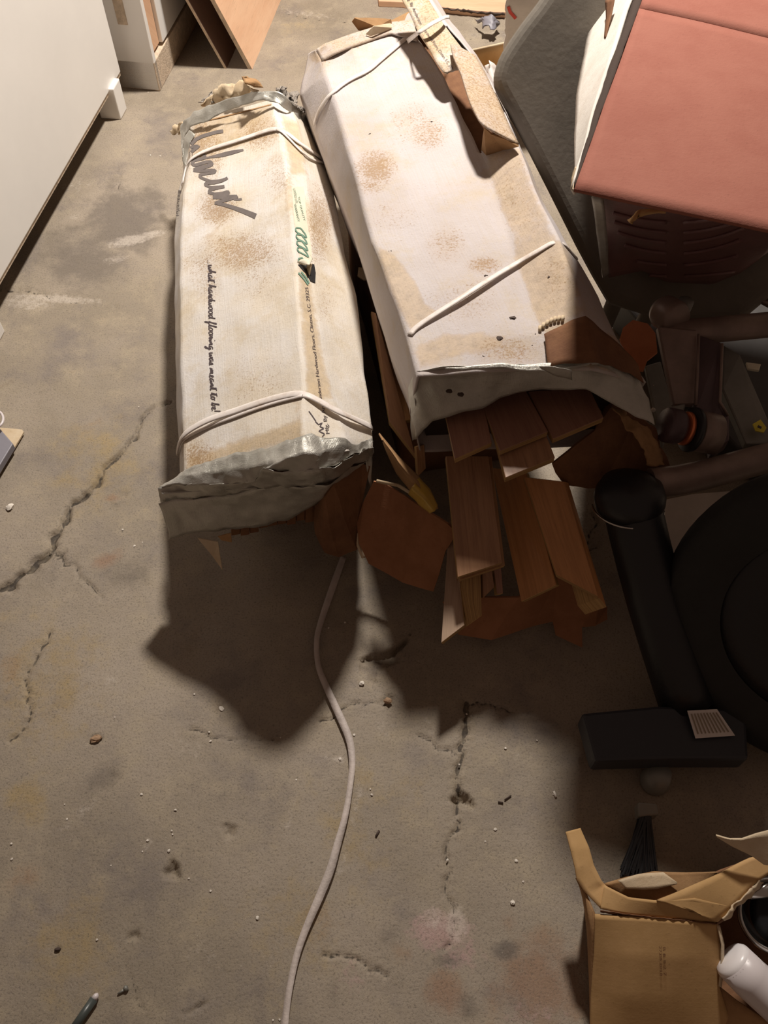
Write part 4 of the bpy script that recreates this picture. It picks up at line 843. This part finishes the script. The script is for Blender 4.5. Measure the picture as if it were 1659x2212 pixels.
patch('tray_wall', [P([(1014, 110, .097), (1100, 91, .097)]), P([(1030, 165, .0), (1095, 150, .0)])], M['kraft_box'], TR_, nu=10, nv=4, amp=.001, thick=.004)
patch('tray_floor', [P([(1030, 165, .004), (1095, 150, .004)]), P([(1060, 230, .004), (1100, 220, .004)])], M['kraft_box'], TR_, nu=8, nv=4, amp=.001, thick=.004)
tag(patch('crumpled_paper', [P([(1046, 150, .05), (1050, 140, .08), (1060, 128, .11), (1072, 140, .09)]), P([(1050, 160, .03), (1056, 172, .06), (1066, 190, .06), (1078, 180, .05)])], M['paper'], None, nu=14, nv=6, amp=.012, sc=40, thick=.002), 'crumpled white paper in the tan tray beside the dark bin', 'paper')
PB = thing('paper_bag', 'off-white paper bag with a red stroke standing behind the dark bin', 'bag', at(1150, 100, 0))
patch('bag_front', [P([(1098, -20, .42), (1094, 20, .35), (1090, 60, .26), (1088, 100, .16), (1090, 150, .02)]), P([(1180, -20, .42), (1170, 20, .35), (1160, 60, .26), (1150, 100, .16), (1150, 150, .02)])], M['paper'], PB, nu=24, nv=10, amp=.006, sc=16, thick=.002)
pb = bvh_of([PB.children[0]]); ink('printed_stroke', pb, [[(1098, 12), (1102, 24), (1110, 33), (1114, 38)]], 7, M['redprint'], PB, off=.003, label='curved red printed stroke')
# ============================================================ dark bin, pink box, ribbed tote
DB = thing('dark_bin', 'large smooth dark grey bin with rounded shoulder between right carton and pink box', 'bin', V(.50, 1.78, 0))
BN = V(-.25, -.80, .55).normalized(); BP = V(.4, 1.45, .4)
def onbin(px, py, k=0.0):
    d = ray(px, py); return CAM+d*(BN.dot(BP-CAM)/BN.dot(d))+BN*k
ol = [onbin(x, y) for x, y in [(1230, -120), (1195, -60), (1175, -25), (1159, 0), (1138, 27), (1119, 52), (1095, 87), (1075, 119), (1065, 147), (1061, 170), (1064, 192), (1080, 222), (1124, 300), (1190, 430), (1260, 570), (1330, 690), (1700, 700), (1760, 300), (1760, -120)]]
ub = (V(0, 0, 1)-BN*BN.z).normalized()*.3; ol = [ol[-1]+ub, ol[0]+ub]+ol  # unseen upper part, added so the bin shades more floor
bn = prism('bin_body', smooth_poly(ol, 1), tuple(-BN*.075), M['dk_bin'], DB, .028)
bn.modifiers[0].segments = 5; bn.modifiers[0].angle_limit = .9
lo2 = [onbin(1350, 600, -.02), onbin(1440, 600, -.02)]
for q_ in lo2: tube('bin_leg', [q_, V(q_.x+.02, q_.y+.12, .0)], .018, M['dk_bin'], DB, 12)
PX = thing('pink_box', 'large pink-topped cardboard box with white sides stacked high at the right edge', 'box', at(1500, 250, .69))
zt = .80
A = at(1240, 411, zt); B = at(1380, 20, zt); B0 = at(1375, 12, zt); C_ = at(1690, 92, zt); D = at(1690, 507, zt)
patch('top_flap', [[A, D], [B, C_]], M['pink'], PX, nu=20, nv=20, amp=.0012, sc=7, thick=.005)
e_ = (B-A).normalized(); C3 = C_+(C_-B).normalized()*.0
patch('rear_flap', [[B+e_*.003, C_+e_*.003], [B+e_*.34, C_+e_*.34]], M['pink'], PX, nu=16, nv=12, amp=.001, sc=7, thick=.005)
lo_ = [at(1241, 418, zt-.02), at(1244, 300, zt-.07), at(1249, 190, zt-.10), at(1268, 90, zt-.11), at(1292, -5, zt-.115), at(1310, -60, zt-.12)]
patch('side_panel', [[A+e_*.006+V(-.004, 0, -.002), A+e_*.2+V(-.012, 0, -.004), B+V(-.018, 0, -.004), B+e_*.34+V(-.018, 0, -.004)], lo_], M['white_card'], PX, nu=30, nv=8, amp=.002, thick=.004, attrs=None)
patch('corrugated_edge', [[A+e_*.004+V(-.001, 0, .001), B+V(-.001, 0, .001), B+e_*.34], [A+e_*.012+V(-.003, 0, -.004), A+e_*.2+V(-.013, 0, -.006), B+V(-.018, 0, -.008), B+e_*.34+V(-.018, 0, -.008)]], M['card_shadow'], PX, nu=40, nv=2, amp=.0015, sc=50, thick=.002)
patch('torn_edge', [[at(1233, 408, zt-.02), at(1236, 380, zt-.03), at(1243, 360, zt-.03)], [A+V(.0, 0, -.001), at(1245, 385, zt-.004), at(1248, 362, zt-.006)]], M['kraft_pale'], PX, nu=16, nv=3, amp=.002, sc=60, thick=.003)
f_ = (D-A).normalized()
prism('box_body', [A+e_*.30+f_*.02+V(0, 0, -.006), A+e_*.74+f_*.02+V(0, 0, -.006), A+e_*.74+f_*.6+V(0, 0, -.006), A+e_*.30+f_*.6+V(0, 0, -.006)], (0, 0, -.105), M['white_card'], PX, .002)
patch('end_slit', [[at(1308, 2, zt-.04), at(1310, 40, zt-.045), at(1306, 82, zt-.05)], [at(1328, -4, zt-.02), at(1322, 30, zt-.03), at(1308, 84, zt-.045)]], M['kraft_dark'], PX, nu=12, nv=3, amp=.001, thick=.002)
TT = thing('ribbed_tote', 'dark maroon plastic tote with raised curved ribs under the pink box', 'tote', at(1480, 560, 0)+V(.05, .15, .36))
tl = P([(1282, 420, .67), (1360, 420, .69), (1460, 440, .69), (1560, 460, .69), (1680, 490, .69)])
ml = P([(1296, 500, .52), (1350, 510, .535), (1450, 530, .54), (1560, 540, .54), (1665, 540, .54)])
bl = P([(1315, 600, .40), (1385, 585, .405), (1440, 610, .36), (1540, 614, .36), (1600, 590, .39), (1640, 560, .42)])
back = [p+V(.06, .28, 0) for p in tl]; backb = [p+V(.06, .20, 0) for p in bl]
bodyT = grid_obj('tote_body', strips([tl, ml, bl, backb, back], 40, [8, 8, 6, 8, 6], closed=True), M['maroon'], TT, closed=True, amp=.001, cap=True)
BT = bvh_of([bodyT])
for k, (y0, dy, x0, x1, cyy) in enumerate([(478, 26, 1325, 1640, 0), (500, 30, 1328, 1628, 0), (522, 33, 1335, 1612, 0), (545, 34, 1350, 1600, 0), (570, 26, 1375, 1592, 0), (590, 14, 1400, 1585, 0)]):
    for sg in ((x0, 1440), (1478, x1)):
        pts = []
        for i in range(13):
            x = sg[0]+(sg[1]-sg[0])*i/12; u = (x-1460)/150; yy = y0-dy*u*u+ (0 if k < 5 else 4); h, nn = on(BT, x, yy, .002)
            if h: pts.append(h)
        if len(pts) > 4: tube('tote_rib', pts, .0035, M['maroon'], TT, 8)
patch('tote_rim', [P([(1278, 424, .672), (1286, 480, .60), (1294, 540, .50), (1303, 600, .41)]), P([(1302, 430, .675), (1308, 480, .60), (1313, 540, .51), (1316, 590, .42)])], mat('scuffed_grey_plastic', (.35, .33, .29), .5, var=.3, vscale=30), TT, nu=16, nv=4, amp=.002, thick=.004)
tag(patch('twig', [P([(1371, 470, .70), (1374, 462, .705), (1380, 452, .71), (1420, 455, .715), (1440, 452, .72)]), P([(1357, 478, .69), (1362, 484, .695), (1374, 470, .70), (1390, 462, .71), (1438, 458, .715)])], M['kraft_box'], None, nu=14, nv=2, amp=.001, thick=.006), 'tan torn card strip sticking out below the front edge of the pink top', 'cardboard scrap')
tag(prism('shade_block', P([(1335, 640), (1740, 590), (1740, 1000), (1590, 965), (1470, 830), (1420, 740)], .10), (0, 0, -.095), mat('shade_block_dark', (.06, .055, .052), .6, bump=.2, var=.25), None, .006), 'added low dark case lying behind and under the steel machine frame', 'case')  # added dark block, covers lit floor so the place looks shaded
# ============================================================ steel machine frame
MF = thing('steel_machine', 'dark painted steel machine frame with clamp arm in the shade at the right edge', 'machine', at(1520, 900, 0)+V(.05, 0, 0))
def rtube(n, pts, r, m, sq=None): return tube(n, smooth_poly([at(*p) for p in pts], 1), r, m, MF, 18, True, sq)
rtube('upper_beam', [(1440, 716, .40), (1500, 716, .40), (1590, 708, .40), (1720, 696, .40)], .026, M['steel'], (1, .8))
rtube('lower_beam', [(1405, 1044, .30), (1480, 1036, .30), (1580, 1010, .30), (1720, 972, .30)], .027, M['steel'])
slab('clamp_plate', P([(1421, 704, .425), (1508, 712, .425), (1502, 874, .36), (1455, 876, .36)]), .018, M['steel'], MF, bw=.003)
prism('dark_arm', P([(1509, 722, .415), (1560, 740, .415), (1556, 868, .365), (1576, 900, .35), (1576, 950, .33), (1540, 975, .33), (1530, 925, .34), (1503, 880, .36)]), (0, 0, -.03), M['steel_dk'], MF, .003)
tube('arm_edge', P([(1509, 722, .427), (1507, 800, .40), (1503, 876, .372)]), .0028, M['steel'], MF, 8)
tube('arm_edge', P([(1560, 742, .42), (1558, 800, .395), (1555, 868, .372), (1572, 898, .355)]), .0028, M['steel'], MF, 8)
prism('slanted_bar', P([(1562, 744, .36), (1600, 766, .36), (1668, 925, .31), (1660, 960, .30), (1612, 958, .30), (1560, 840, .33)]), (0, 0, -.02), M['steel_gn'], MF, .003)
prism('warning_sticker', P([(1626, 916, .331), (1643, 906, .331), (1656, 924, .326), (1650, 934, .324), (1632, 930, .326)]), (0, 0, -.002), M['yellow'], MF, 0)
prism('warning_mark', P([(1638, 918, .3335), (1646, 922, .333), (1644, 926, .3325), (1636, 922, .333)]), (0, 0, -.001), M['ink'], MF, 0)
kn = at(1452, 920, .36); ax = (at(1530, 938, .34)-at(1450, 922, .36)).normalized(); Mx = Matrix.Translation(kn) @ ax.to_track_quat('Z', 'Y').to_matrix().to_4x4()
rings('pivot_knuckle', [(0, -.016), (.028, -.016), (.031, -.010), (.031, .010), (.028, .016), (0, .016)], M['steel_dk'], MF, Mx)
for nme, d0, r, h, m_ in [('copper_ring', .022, .030, .007, 'copper'), ('washer_disc', .033, .040, .008, 'black'), ('pivot_drum', .045, .036, .04, 'steel')]:
    rings(nme, [(0, d0), (r*.95, d0), (r, d0+.002), (r, d0+h), (0, d0+h)], M[m_], MF, Mx)
slab('link_plate', P([(1438, 880, .375), (1482, 870, .375), (1470, 930, .365), (1443, 945, .36)]), .01, M['steel_gn'], MF, bw=.003)
rings('end_knob', [(0, -.025), (.026, -.025), (.031, -.015), (.031, .015), (.026, .025), (0, .025)], M['steel'], MF, Matrix.Translation(at(1446, 680, .42)) @ Matrix.Rotation(1.2, 4, 'X') @ Matrix.Rotation(.4, 4, 'Y'))
rings('end_knob', [(0, -.02), (.012, -.02), (.014, .02), (0, .02)], M['steel_gn'], MF, Matrix.Translation(at(1476, 668, .42)))
slab('grey_strut', P([(1394, 790, .12), (1428, 780, .12), (1458, 900, .08), (1432, 968, .06)]), .012, M['steel_gn'], MF, bw=.002)
tag(slab('yellow_chip', P([(1612, 782, .2), (1644, 786, .2), (1640, 800, .2), (1616, 796, .2)]), .006, M['cream'], None), 'small pale yellow chip behind the slanted bar of the steel machine', 'chip')
for (x, y) in ((1410, 835), (1411, 885)):
    bm = bmesh.new(); bmesh.ops.create_icosphere(bm, subdivisions=2, radius=.005); h = at(x, y, .10); vs = [h+v.co+wob(v.co, 300, .002, x) for v in bm.verts]; fs = [tuple(q_.index for q_ in f.verts) for f in bm.faces]; bm.free()
    tag(mk('white_flake', vs, fs, M['grit']), 'small white flake on the grey strut of the steel machine, %s one' % ('upper' if y < 850 else 'lower'), 'flake')
# column, foot, label, wheel
rtube('column', [(1360, 1068, .30), (1385, 1180, .25), (1425, 1330, .17), (1485, 1520, .07)], [.047]*2+[.050]*2+[.055]*1 if False else .05, M['black'])
rings('column_cap', [(0, .045), (.03, .042), (.052, .03), (.060, .012), (.061, 0), (.056, -.02), (0, -.02)], M['black'], MF, Matrix.Translation(at(1360, 1078, .30)) @ Matrix.Rotation(-.35, 4, 'X'))
tube('cap_trim', [at(1360, 1078, .30)+Matrix.Rotation(-.35, 3, 'X') @ V(.061*math.cos(a_), .061*math.sin(a_), -.018) for a_ in [x_*.1+3.0 for x_ in range(32)]], .0018, M['chrome'], MF, 8)
prism('column_base', P([(1256, 1540, .10), (1420, 1524, .10), (1612, 1530, .10), (1618, 1640, .09), (1450, 1640, .09), (1285, 1645, .09)]), (0, 0, -.05), mat('dark_navy_plastic', (.032, .034, .042), .45, bump=.1), MF, .006)
rings('base_foot', [(0, 0), (.024, 0), (.026, .01), (.018, .05), (0, .05)], M['steel_gn'], MF, Matrix.Translation(at(1412, 1690, 0)))
slab('paper_label', P([(1485, 1535, .116), (1549, 1532, .116), (1588, 1589, .104), (1503, 1595, .104)]), .002, M['paper'], MF, bw=0)
for k in range(9):
    u = (k+1)/10; a_ = at(1485+64*u, 1535-3*u, .1175).lerp(at(1503+85*u, 1595-6*u, .1055), .12); b_ = at(1485+64*u, 1535-3*u, .1175).lerp(at(1503+85*u, 1595-6*u, .1055), .85)
    s_ = (b_-a_).cross(V(0, 0, 1)).normalized()*.0012; mk('label_line', [a_-s_, a_+s_, b_+s_, b_-s_], [(0, 1, 2, 3)], M['ink_fade'], MF)
WH = thing('rubber_wheel', 'big black rubber wheel standing at the right edge in deep shade', 'wheel', at(1700, 1480, 0))
wc = at(1800, 1345, .26); Mw = Matrix.Translation(wc) @ V(-.45, -.75, .5).normalized().to_track_quat('Z', 'Y').to_matrix().to_4x4() @ Matrix.Scale(1.3, 4)
rings('tire', [(.13, -.03), (.16, -.042), (.195, -.036), (.205, -.02), (.208, 0), (.205, .02), (.195, .036), (.16, .042), (.13, .03)], M['rubber'], WH, Mw, 72)
rings('rim', [(0, -.03), (.03, -.03), (.035, -.012), (.11, -.012), (.132, -.030), (.132, .03), (.11, .012), (.035, .012), (.03, .03), (0, .03)], M['black'], WH, Mw, 48)
rings('hub_cap', [(0, -.045), (.018, -.043), (.025, -.03)], M['steel_gn'], WH, Mw, 24)
tag(prism('pale_floor_sheet', P([(1418, 1082), (1500, 1066), (1578, 1060), (1560, 1150), (1550, 1240), (1500, 1262), (1462, 1235), (1440, 1160)], .012), (0, 0, -.01), M['pinkfloor']), 'pale flat sheet lying on the floor between the black column and the wheel', 'board')  # thin sheet, a paler patch laid on the floor
# rack slats at right edge
RK = thing('wire_rack', 'rack of thin pale bars peeking in at the right edge below the ribbed tote', 'rack', at(1640, 650, .1)+V(.1, 0, 0))
for k, (x0, y0, x1, y1) in enumerate([(1638, 580, 1680, 568), (1628, 592, 1680, 584), (1622, 604, 1680, 602), (1600, 616, 1680, 618), (1580, 617, 1680, 632), (1592, 626, 1680, 645), (1612, 640, 1680, 662)]):
    tube('rack_bar', P([(x0, y0, .34), (x1, y1, .34)]), .0035, M['steel'], RK, 8)
slab('rack_plate', P([(1636, 600, .335), (1680, 598, .335), (1680, 668, .325), (1646, 650, .325)]), .01, M['steel'], RK)
# dark brush on the floor
BS = thing('floor_brush', 'dark bristled brush head lying in the shade above the open brown box', 'brush', at(1385, 1820, 0))
vv = []; ff = []
rr = random.Random(4)
for i in range(240):
    u = rr.random(); p = at(1395+20*rr.random()-10, 1742+20*u, .03+rr.random()*.02); q_ = at(1340+80*rr.random(), 1870+25*rr.random(), .004+.02*rr.random()); s_ = (q_-p).cross(V(0, 0, 1)).normalized()*.0012
    k = len(vv); vv += [p-s_, p+s_, q_+s_, q_-s_]; ff.append((k, k+1, k+2, k+3))
br = mk('bristles', vv, ff, M['black'], BS); solid(br, .001)
prism('brush_block', P([(1378, 1732, .06), (1420, 1736, .06), (1424, 1760, .05), (1380, 1764, .05)]), (0, 0, -.03), M['steel_gn'], BS, .003)
# ============================================================ open brown box, lower right
OB = thing('open_brown_box', 'open brown corrugated box with bent flaps at the bottom right corner', 'box', at(1450, 2100, 0))
zr = .15
kb = M['kraft_box']
patch('front_panel', [P([(1284, 1974, .15), (1365, 1980, .152), (1460, 1988, .152), (1549, 1994, .15)]), P([(1281, 2060, .115), (1365, 2064, .125), (1460, 2068, .125), (1556, 2060, .12)]), P([(1276, 2150, .075), (1365, 2150, .09), (1460, 2150, .088), (1553, 2130, .09)]), P([(1274, 2290, .02), (1365, 2290, .02), (1460, 2290, .02), (1600, 2290, .02)])], kb, OB, nu=40, nv=8, amp=.003, sc=7, thick=.004)
patch('side_panel', [P([(1283, 1972, .15), (1262, 1925, .15), (1245, 1896, .15)]), [at(1276, 2300, .0)+V(-.0, 0, 0), at(1266, 1925, .15)+V(.035, 0, -.15), at(1252, 1900, .15)+V(.04, 0, -.15)]], M['kraft'], OB, nu=12, nv=6, amp=.001, thick=.004)
patch('bent_strip', [P([(1222, 1798, .17), (1232, 1835, .17), (1242, 1878, .165), (1245, 1899, .16), (1262, 1925, .155), (1297, 1961, .152)]), P([(1254, 1789, .17), (1272, 1830, .17), (1282, 1868, .165), (1298, 1900, .16), (1306, 1910, .155), (1330, 1935, .155)])], kb, OB, nu=40, nv=5, amp=.0012, sc=14, thick=.004)
patch('top_flap', [P([(1297, 1962, .153), (1330, 1969, .153), (1365, 1974, .153), (1460, 1983, .153), (1548, 1992, .152)]), P([(1306, 1910, .16), (1360, 1938, .165), (1417, 1946, .17), (1500, 1940, .175), (1585, 1958, .17)])], kb, OB, nu=36, nv=8, amp=.001, sc=10, thick=.004)
patch('top_flap', [P([(1417, 1946, .171), (1472, 1922, .178), (1549, 1887, .185), (1622, 1853, .19), (1690, 1838, .19)]), P([(1500, 1970, .165), (1548, 1992, .156), (1582, 1962, .168), (1624, 1916, .18), (1690, 1868, .185)])], kb, OB, nu=36, nv=6, amp=.0025, sc=16, thick=.004)
patch('inner_flap', [P([(1306, 1909, .155), (1350, 1896, .155), (1411, 1882, .155), (1480, 1885, .155), (1549, 1884, .16)]), P([(1330, 1930, .14), (1370, 1942, .14), (1417, 1950, .14), (1470, 1930, .15), (1545, 1892, .155)])], M['kraft'], OB, nu=30, nv=6, amp=.001, thick=.003)
patch('paper_tape', [P([(1335, 1902, .162), (1380, 1888, .162), (1432, 1884, .162), (1462, 1906, .162)]), P([(1352, 1920, .156), (1390, 1922, .156), (1420, 1920, .157), (1462, 1910, .16)])], M['kraft_pale'], OB, nu=20, nv=4, amp=.001, thick=.0008)
patch('corrugated_edge', [P([(1297, 1966, .1555), (1365, 1976, .157), (1460, 1986, .157), (1548, 1995, .155), (1560, 1982, .16), (1590, 1945, .172), (1625, 1915, .182)]), P([(1297, 1970, .148), (1365, 1981, .148), (1460, 1991, .148), (1549, 2000, .146), (1566, 1986, .15), (1596, 1950, .16), (1632, 1920, .17)])], M['kraft_dark'], OB, nu=110, nv=2, amp=.0012, sc=160, thick=.001)
patch('corrugated_edge', [P([(1560, 1982, .167), (1575, 1968, .171), (1590, 1950, .176), (1610, 1930, .18), (1640, 1900, .184)]), P([(1566, 1990, .155), (1582, 1974, .16), (1600, 1956, .165), (1622, 1936, .17), (1650, 1908, .175)])], M['kraft_pale'], OB, nu=50, nv=3, amp=.004, sc=90, seed=2, thick=.002)
patch('torn_flap', [P([(1546, 1803, .23), (1575, 1812, .23), (1604, 1812, .235), (1635, 1800, .24), (1690, 1785, .24)]), P([(1547, 1806, .228), (1580, 1826, .22), (1622, 1846, .21), (1650, 1866, .20), (1690, 1870, .20)])], M['kraft_pale'], OB, nu=24, nv=6, amp=.002, thick=.003)
patch('far_panel', [P([(1417, 1952, .15), (1549, 1884, .15), (1700, 1830, .15)]), off3(P([(1417, 1952, .15), (1549, 1884, .15), (1700, 1830, .15)]), 0, .0, -.15)], M['kraft_dark'], OB, nu=12, nv=4, amp=.001, thick=.004)
patch('box_floor', [P([(1290, 2000, .01), (1720, 1900, .01)]), P([(1290, 2290, .01), (1760, 2290, .01)])], M['kraft_dark'], OB, nu=12, nv=6, amp=.001, thick=.003)
patch('inner_flap', [P([(1552, 2128, .085), (1590, 2160, .08), (1640, 2195, .075), (1720, 2240, .07)]), P([(1560, 2290, .03), (1600, 2290, .03), (1650, 2290, .03), (1740, 2290, .03)])], M['kraft'], OB, nu=16, nv=6, amp=.002, thick=.003)
patch('box_edge', [P([(1549, 1998, .152), (1558, 2040, .14), (1557, 2090, .12), (1553, 2130, .095)]), P([(1554, 1998, .146), (1563, 2040, .134), (1562, 2090, .114), (1558, 2132, .09)])], M['kraft_pale'], OB, nu=24, nv=1, amp=.001, thick=.002)
fp = bvh_of([c for c in OB.children if c.name.startswith('front_panel')])
print_text('printed_stamp', fp, '27.05.2018', (1422, 2040), (1424, 2104), 7, M['kraft_dark'], OB, off=.005); print_text('printed_stamp', fp, 'B 6 8 2 7', (1430, 2042), (1432, 2104), 8, M['kraft_dark'], OB, off=.005)
MR = thing('metal_collar', 'round grey metal hose collar sitting in the open brown box', 'pipe fitting', at(1640, 1980, .02))
rc = at(1672, 1978, .13); axr = (rc-CAM).normalized()+V(.5, .1, -.2); Mr = Matrix.Translation(rc) @ axr.normalized().to_track_quat('Z', 'Y').to_matrix().to_4x4()
rings('collar_ring', [(.046, -.002), (.050, -.004), (.054, .0), (.056, .012), (.055, .04), (.050, .045), (.046, .04), (.046, -.002)], M['chrome'], MR, Mr, 56)
rings('collar_core', [(0, .03), (.030, .028), (.045, .034), (.045, .045), (0, .045)], M['black'], MR, Mr, 40)
rings('collar_bolt', [(0, -.012), (.009, -.012), (.011, -.008), (.011, .03), (0, .03)], M['chrome'], MR, Matrix.Translation(at(1632, 1925, .155)) @ Matrix.Rotation(.9, 4, 'Y'), 20)
WT = thing('white_tube', 'smooth white plastic tube with a closed slanted end lying in the open brown box', 'tube', at(1640, 2140, .03))
p_ = [at(1584, 2076, .125), at(1620, 2112, .115), at(1680, 2165, .10), at(1760, 2240, .09)]
tube('tube_body', p_, [.029, .030, .031, .031], M['whiteplastic'], WT, 28)
dt = (p_[1]-p_[0]).normalized(); Mt = Matrix.Translation(p_[0]+dt*.001) @ (-dt).to_track_quat('Z', 'Y').to_matrix().to_4x4()
rings('tube_cap', [(.029, -.002), (.0285, .003), (.025, .008), (.016, .011), (0, .012)], mat('white_plastic_lit_end', (.80, .76, .76), .3), WT, Mt, 40)  # end coloured paler than the tube, its bright lighting put into colour
# ============================================================ small things on the floor
SG = thing('grey_folder', 'flat grey rectangular panel resting on tan card at the left edge', 'panel', at(10, 980, 0))
poly('card_backing', P([(-60, 925), (8, 925), (48, 929), (52, 934), (-5, 1030), (-80, 1120)], .008), .004, M['kraft_pale'], SG)
prism('grey_panel', P([(-80, 900, .03), (0, 926, .03), (28, 958, .03), (-5, 1012, .03), (-90, 1120, .03)]), (0, 0, -.018), M['slate'], SG, .002)
tag(tube('cable_loop', [at(-2+17*math.cos(a_)-8, 905+18*math.sin(a_), .045) for a_ in [-1.9+k_*.2 for k_ in range(19)]], .003, M['whiteplastic'], None, 10), 'white cable loop curling in at the left edge above the grey panel', 'cable')
def pebble(name, label, cat, x, y, r, m, group=None, sq=(1, 1, .6), seed=0, z=0):
    bm = bmesh.new(); bmesh.ops.create_icosphere(bm, subdivisions=2, radius=1); c = at(x, y, 0)
    an = seed*1.3; R = Matrix.Rotation(an, 3, 'Z'); vs = [c+R @ Vector((v.co.x*sq[0]*r, v.co.y*sq[1]*r, v.co.z*sq[2]*r))+wob(v.co, 1.3, r*.35, seed)+V(0, 0, r*sq[2]*.8+.0002) for v in bm.verts]; fs = [tuple(q_.index for q_ in f.verts) for f in bm.faces]; bm.free()
    return tag(mk(name, vs, fs, m), label, cat, group)
pebble('plaster_chunk', 'pale oval plaster chunk lying near the left edge above the long crack', 'chunk', 23, 1097, .0085, M['grit'], sq=(.8, 1.1, .5), seed=2)
pebble('plaster_chunk', 'white square plaster flake just below the shadow of the left carton', 'chunk', 478, 1531, .005, M['grit'], sq=(.8, 1, .3), seed=3)
pebble('plaster_chunk', 'small white crumb at the foot of the big broken hollow', 'chunk', 782, 1477, .0045, M['grit'], seed=5)
pebble('plaster_chunk', 'grey-white stone chip below the big broken hollow', 'chunk', 838, 1515, .008, M['stone'], sq=(.7, 1, .6), seed=6)
pebble('plaster_chunk', 'single bright white crumb left of the open brown box', 'chunk', 1107, 1950, .0042, M['grit'], seed=7)
pebble('rusty_stone', 'flat brown stone lying left of centre on the floor', 'stone', 207, 1597, .011, M['stone'], sq=(1, .6, .4), seed=0.2)
pebble('dark_seed', 'small dark brown seed on the floor near the lower left', 'seed', 125, 2051, .0055, M['grit_dk'], sq=(1, .55, .5), seed=.1)
gl = 'tiny pale grit crumb scattered on the concrete floor'
rr = random.Random(12)
for k, (x, y) in enumerate([(25, 1823), (26, 1856), (140, 1738), (145, 1770), (306, 1716), (319, 1816), (308, 1840), (371, 1795), (373, 1803), (378, 1750), (452, 1582), (455, 1602), (408, 1898), (380, 1750), (556, 1983), (640, 1685), (800, 1705), (803, 1717), (966, 1858), (992, 1652), (1008, 1543), (1092, 1617), (1048, 1818), (1070, 1792), (1115, 1860), (1130, 1905), (765, 1588), (606, 1594), (210, 2030), (365, 1838), (248, 1550), (420, 1500), (710, 1357), (745, 1345), (590, 2204), (604, 2203), (240, 1870), (455, 1925), (320, 200), (368, 328), (346, 338), (325, 336), (470, 310), (300, 880), (291, 1180), (308, 1172), (265, 1145), (1160, 1600), (1195, 1716), (735, 1640)]):
    pebble('grit_crumb', gl, 'grit', x, y, .0014+.0014*rr.random(), M['grit'], 'pale grit crumbs on the floor', sq=(1, .7+.5*rr.random(), .6), seed=k*.7)
def stick(name, label, cat, pts, r, m): return tag(tube(name, P(pts), r, m, None, 10), label, cat)
stick('wood_splinter', 'dark splinter lying between the trailing strap and the right-hand crack', 'splinter', [(812, 1807, .002), (819, 1794, .002)], .0018, M['grit_dk'])
stick('wood_splinter', 'longer slanted dark splinter right of the dark chipped hole', 'splinter', [(1090, 1728, .002), (1104, 1718, .002)], .0012, M['grit_dk'])
stick('wood_splinter', 'short dark splinter left of the slanted one', 'splinter', [(1076, 1732, .002), (1087, 1734, .002)], .0014, M['grit_dk'])
stick('wood_splinter', 'pale splinter near the shaded floor left of the floor brush', 'splinter', [(1196, 1709, .002), (1201, 1722, .002)], .0022, M['grit'])
pen = thing('dark_pen', 'dark green-grey marker pen at the bottom left edge', 'pen', at(185, 2190, 0))
tube('pen_barrel', P([(150, 2235, .007), (203, 2158, .007)]), .0065, mat('dark_green_grey_plastic', (.06, .07, .065), .35), pen, 16)
tube('pen_tip', P([(203, 2158, .007), (209, 2149, .007), (211, 2145, .007)]), [.0055, .004, .001], M['whiteplastic'], pen, 12)
sr = thing('small_screw', 'small dark screw on the floor right of the pen', 'screw', at(265, 2138, 0))
tube('screw_shank', P([(254, 2147, .003), (270, 2137, .003)]), [.0012, .0025], M['steel_gn'], sr, 10)
tube('screw_head', P([(268, 2138, .0035), (272, 2135, .0035), (276, 2133, .0035)]), [.003, .0048, .0035], M['steel_gn'], sr, 12)
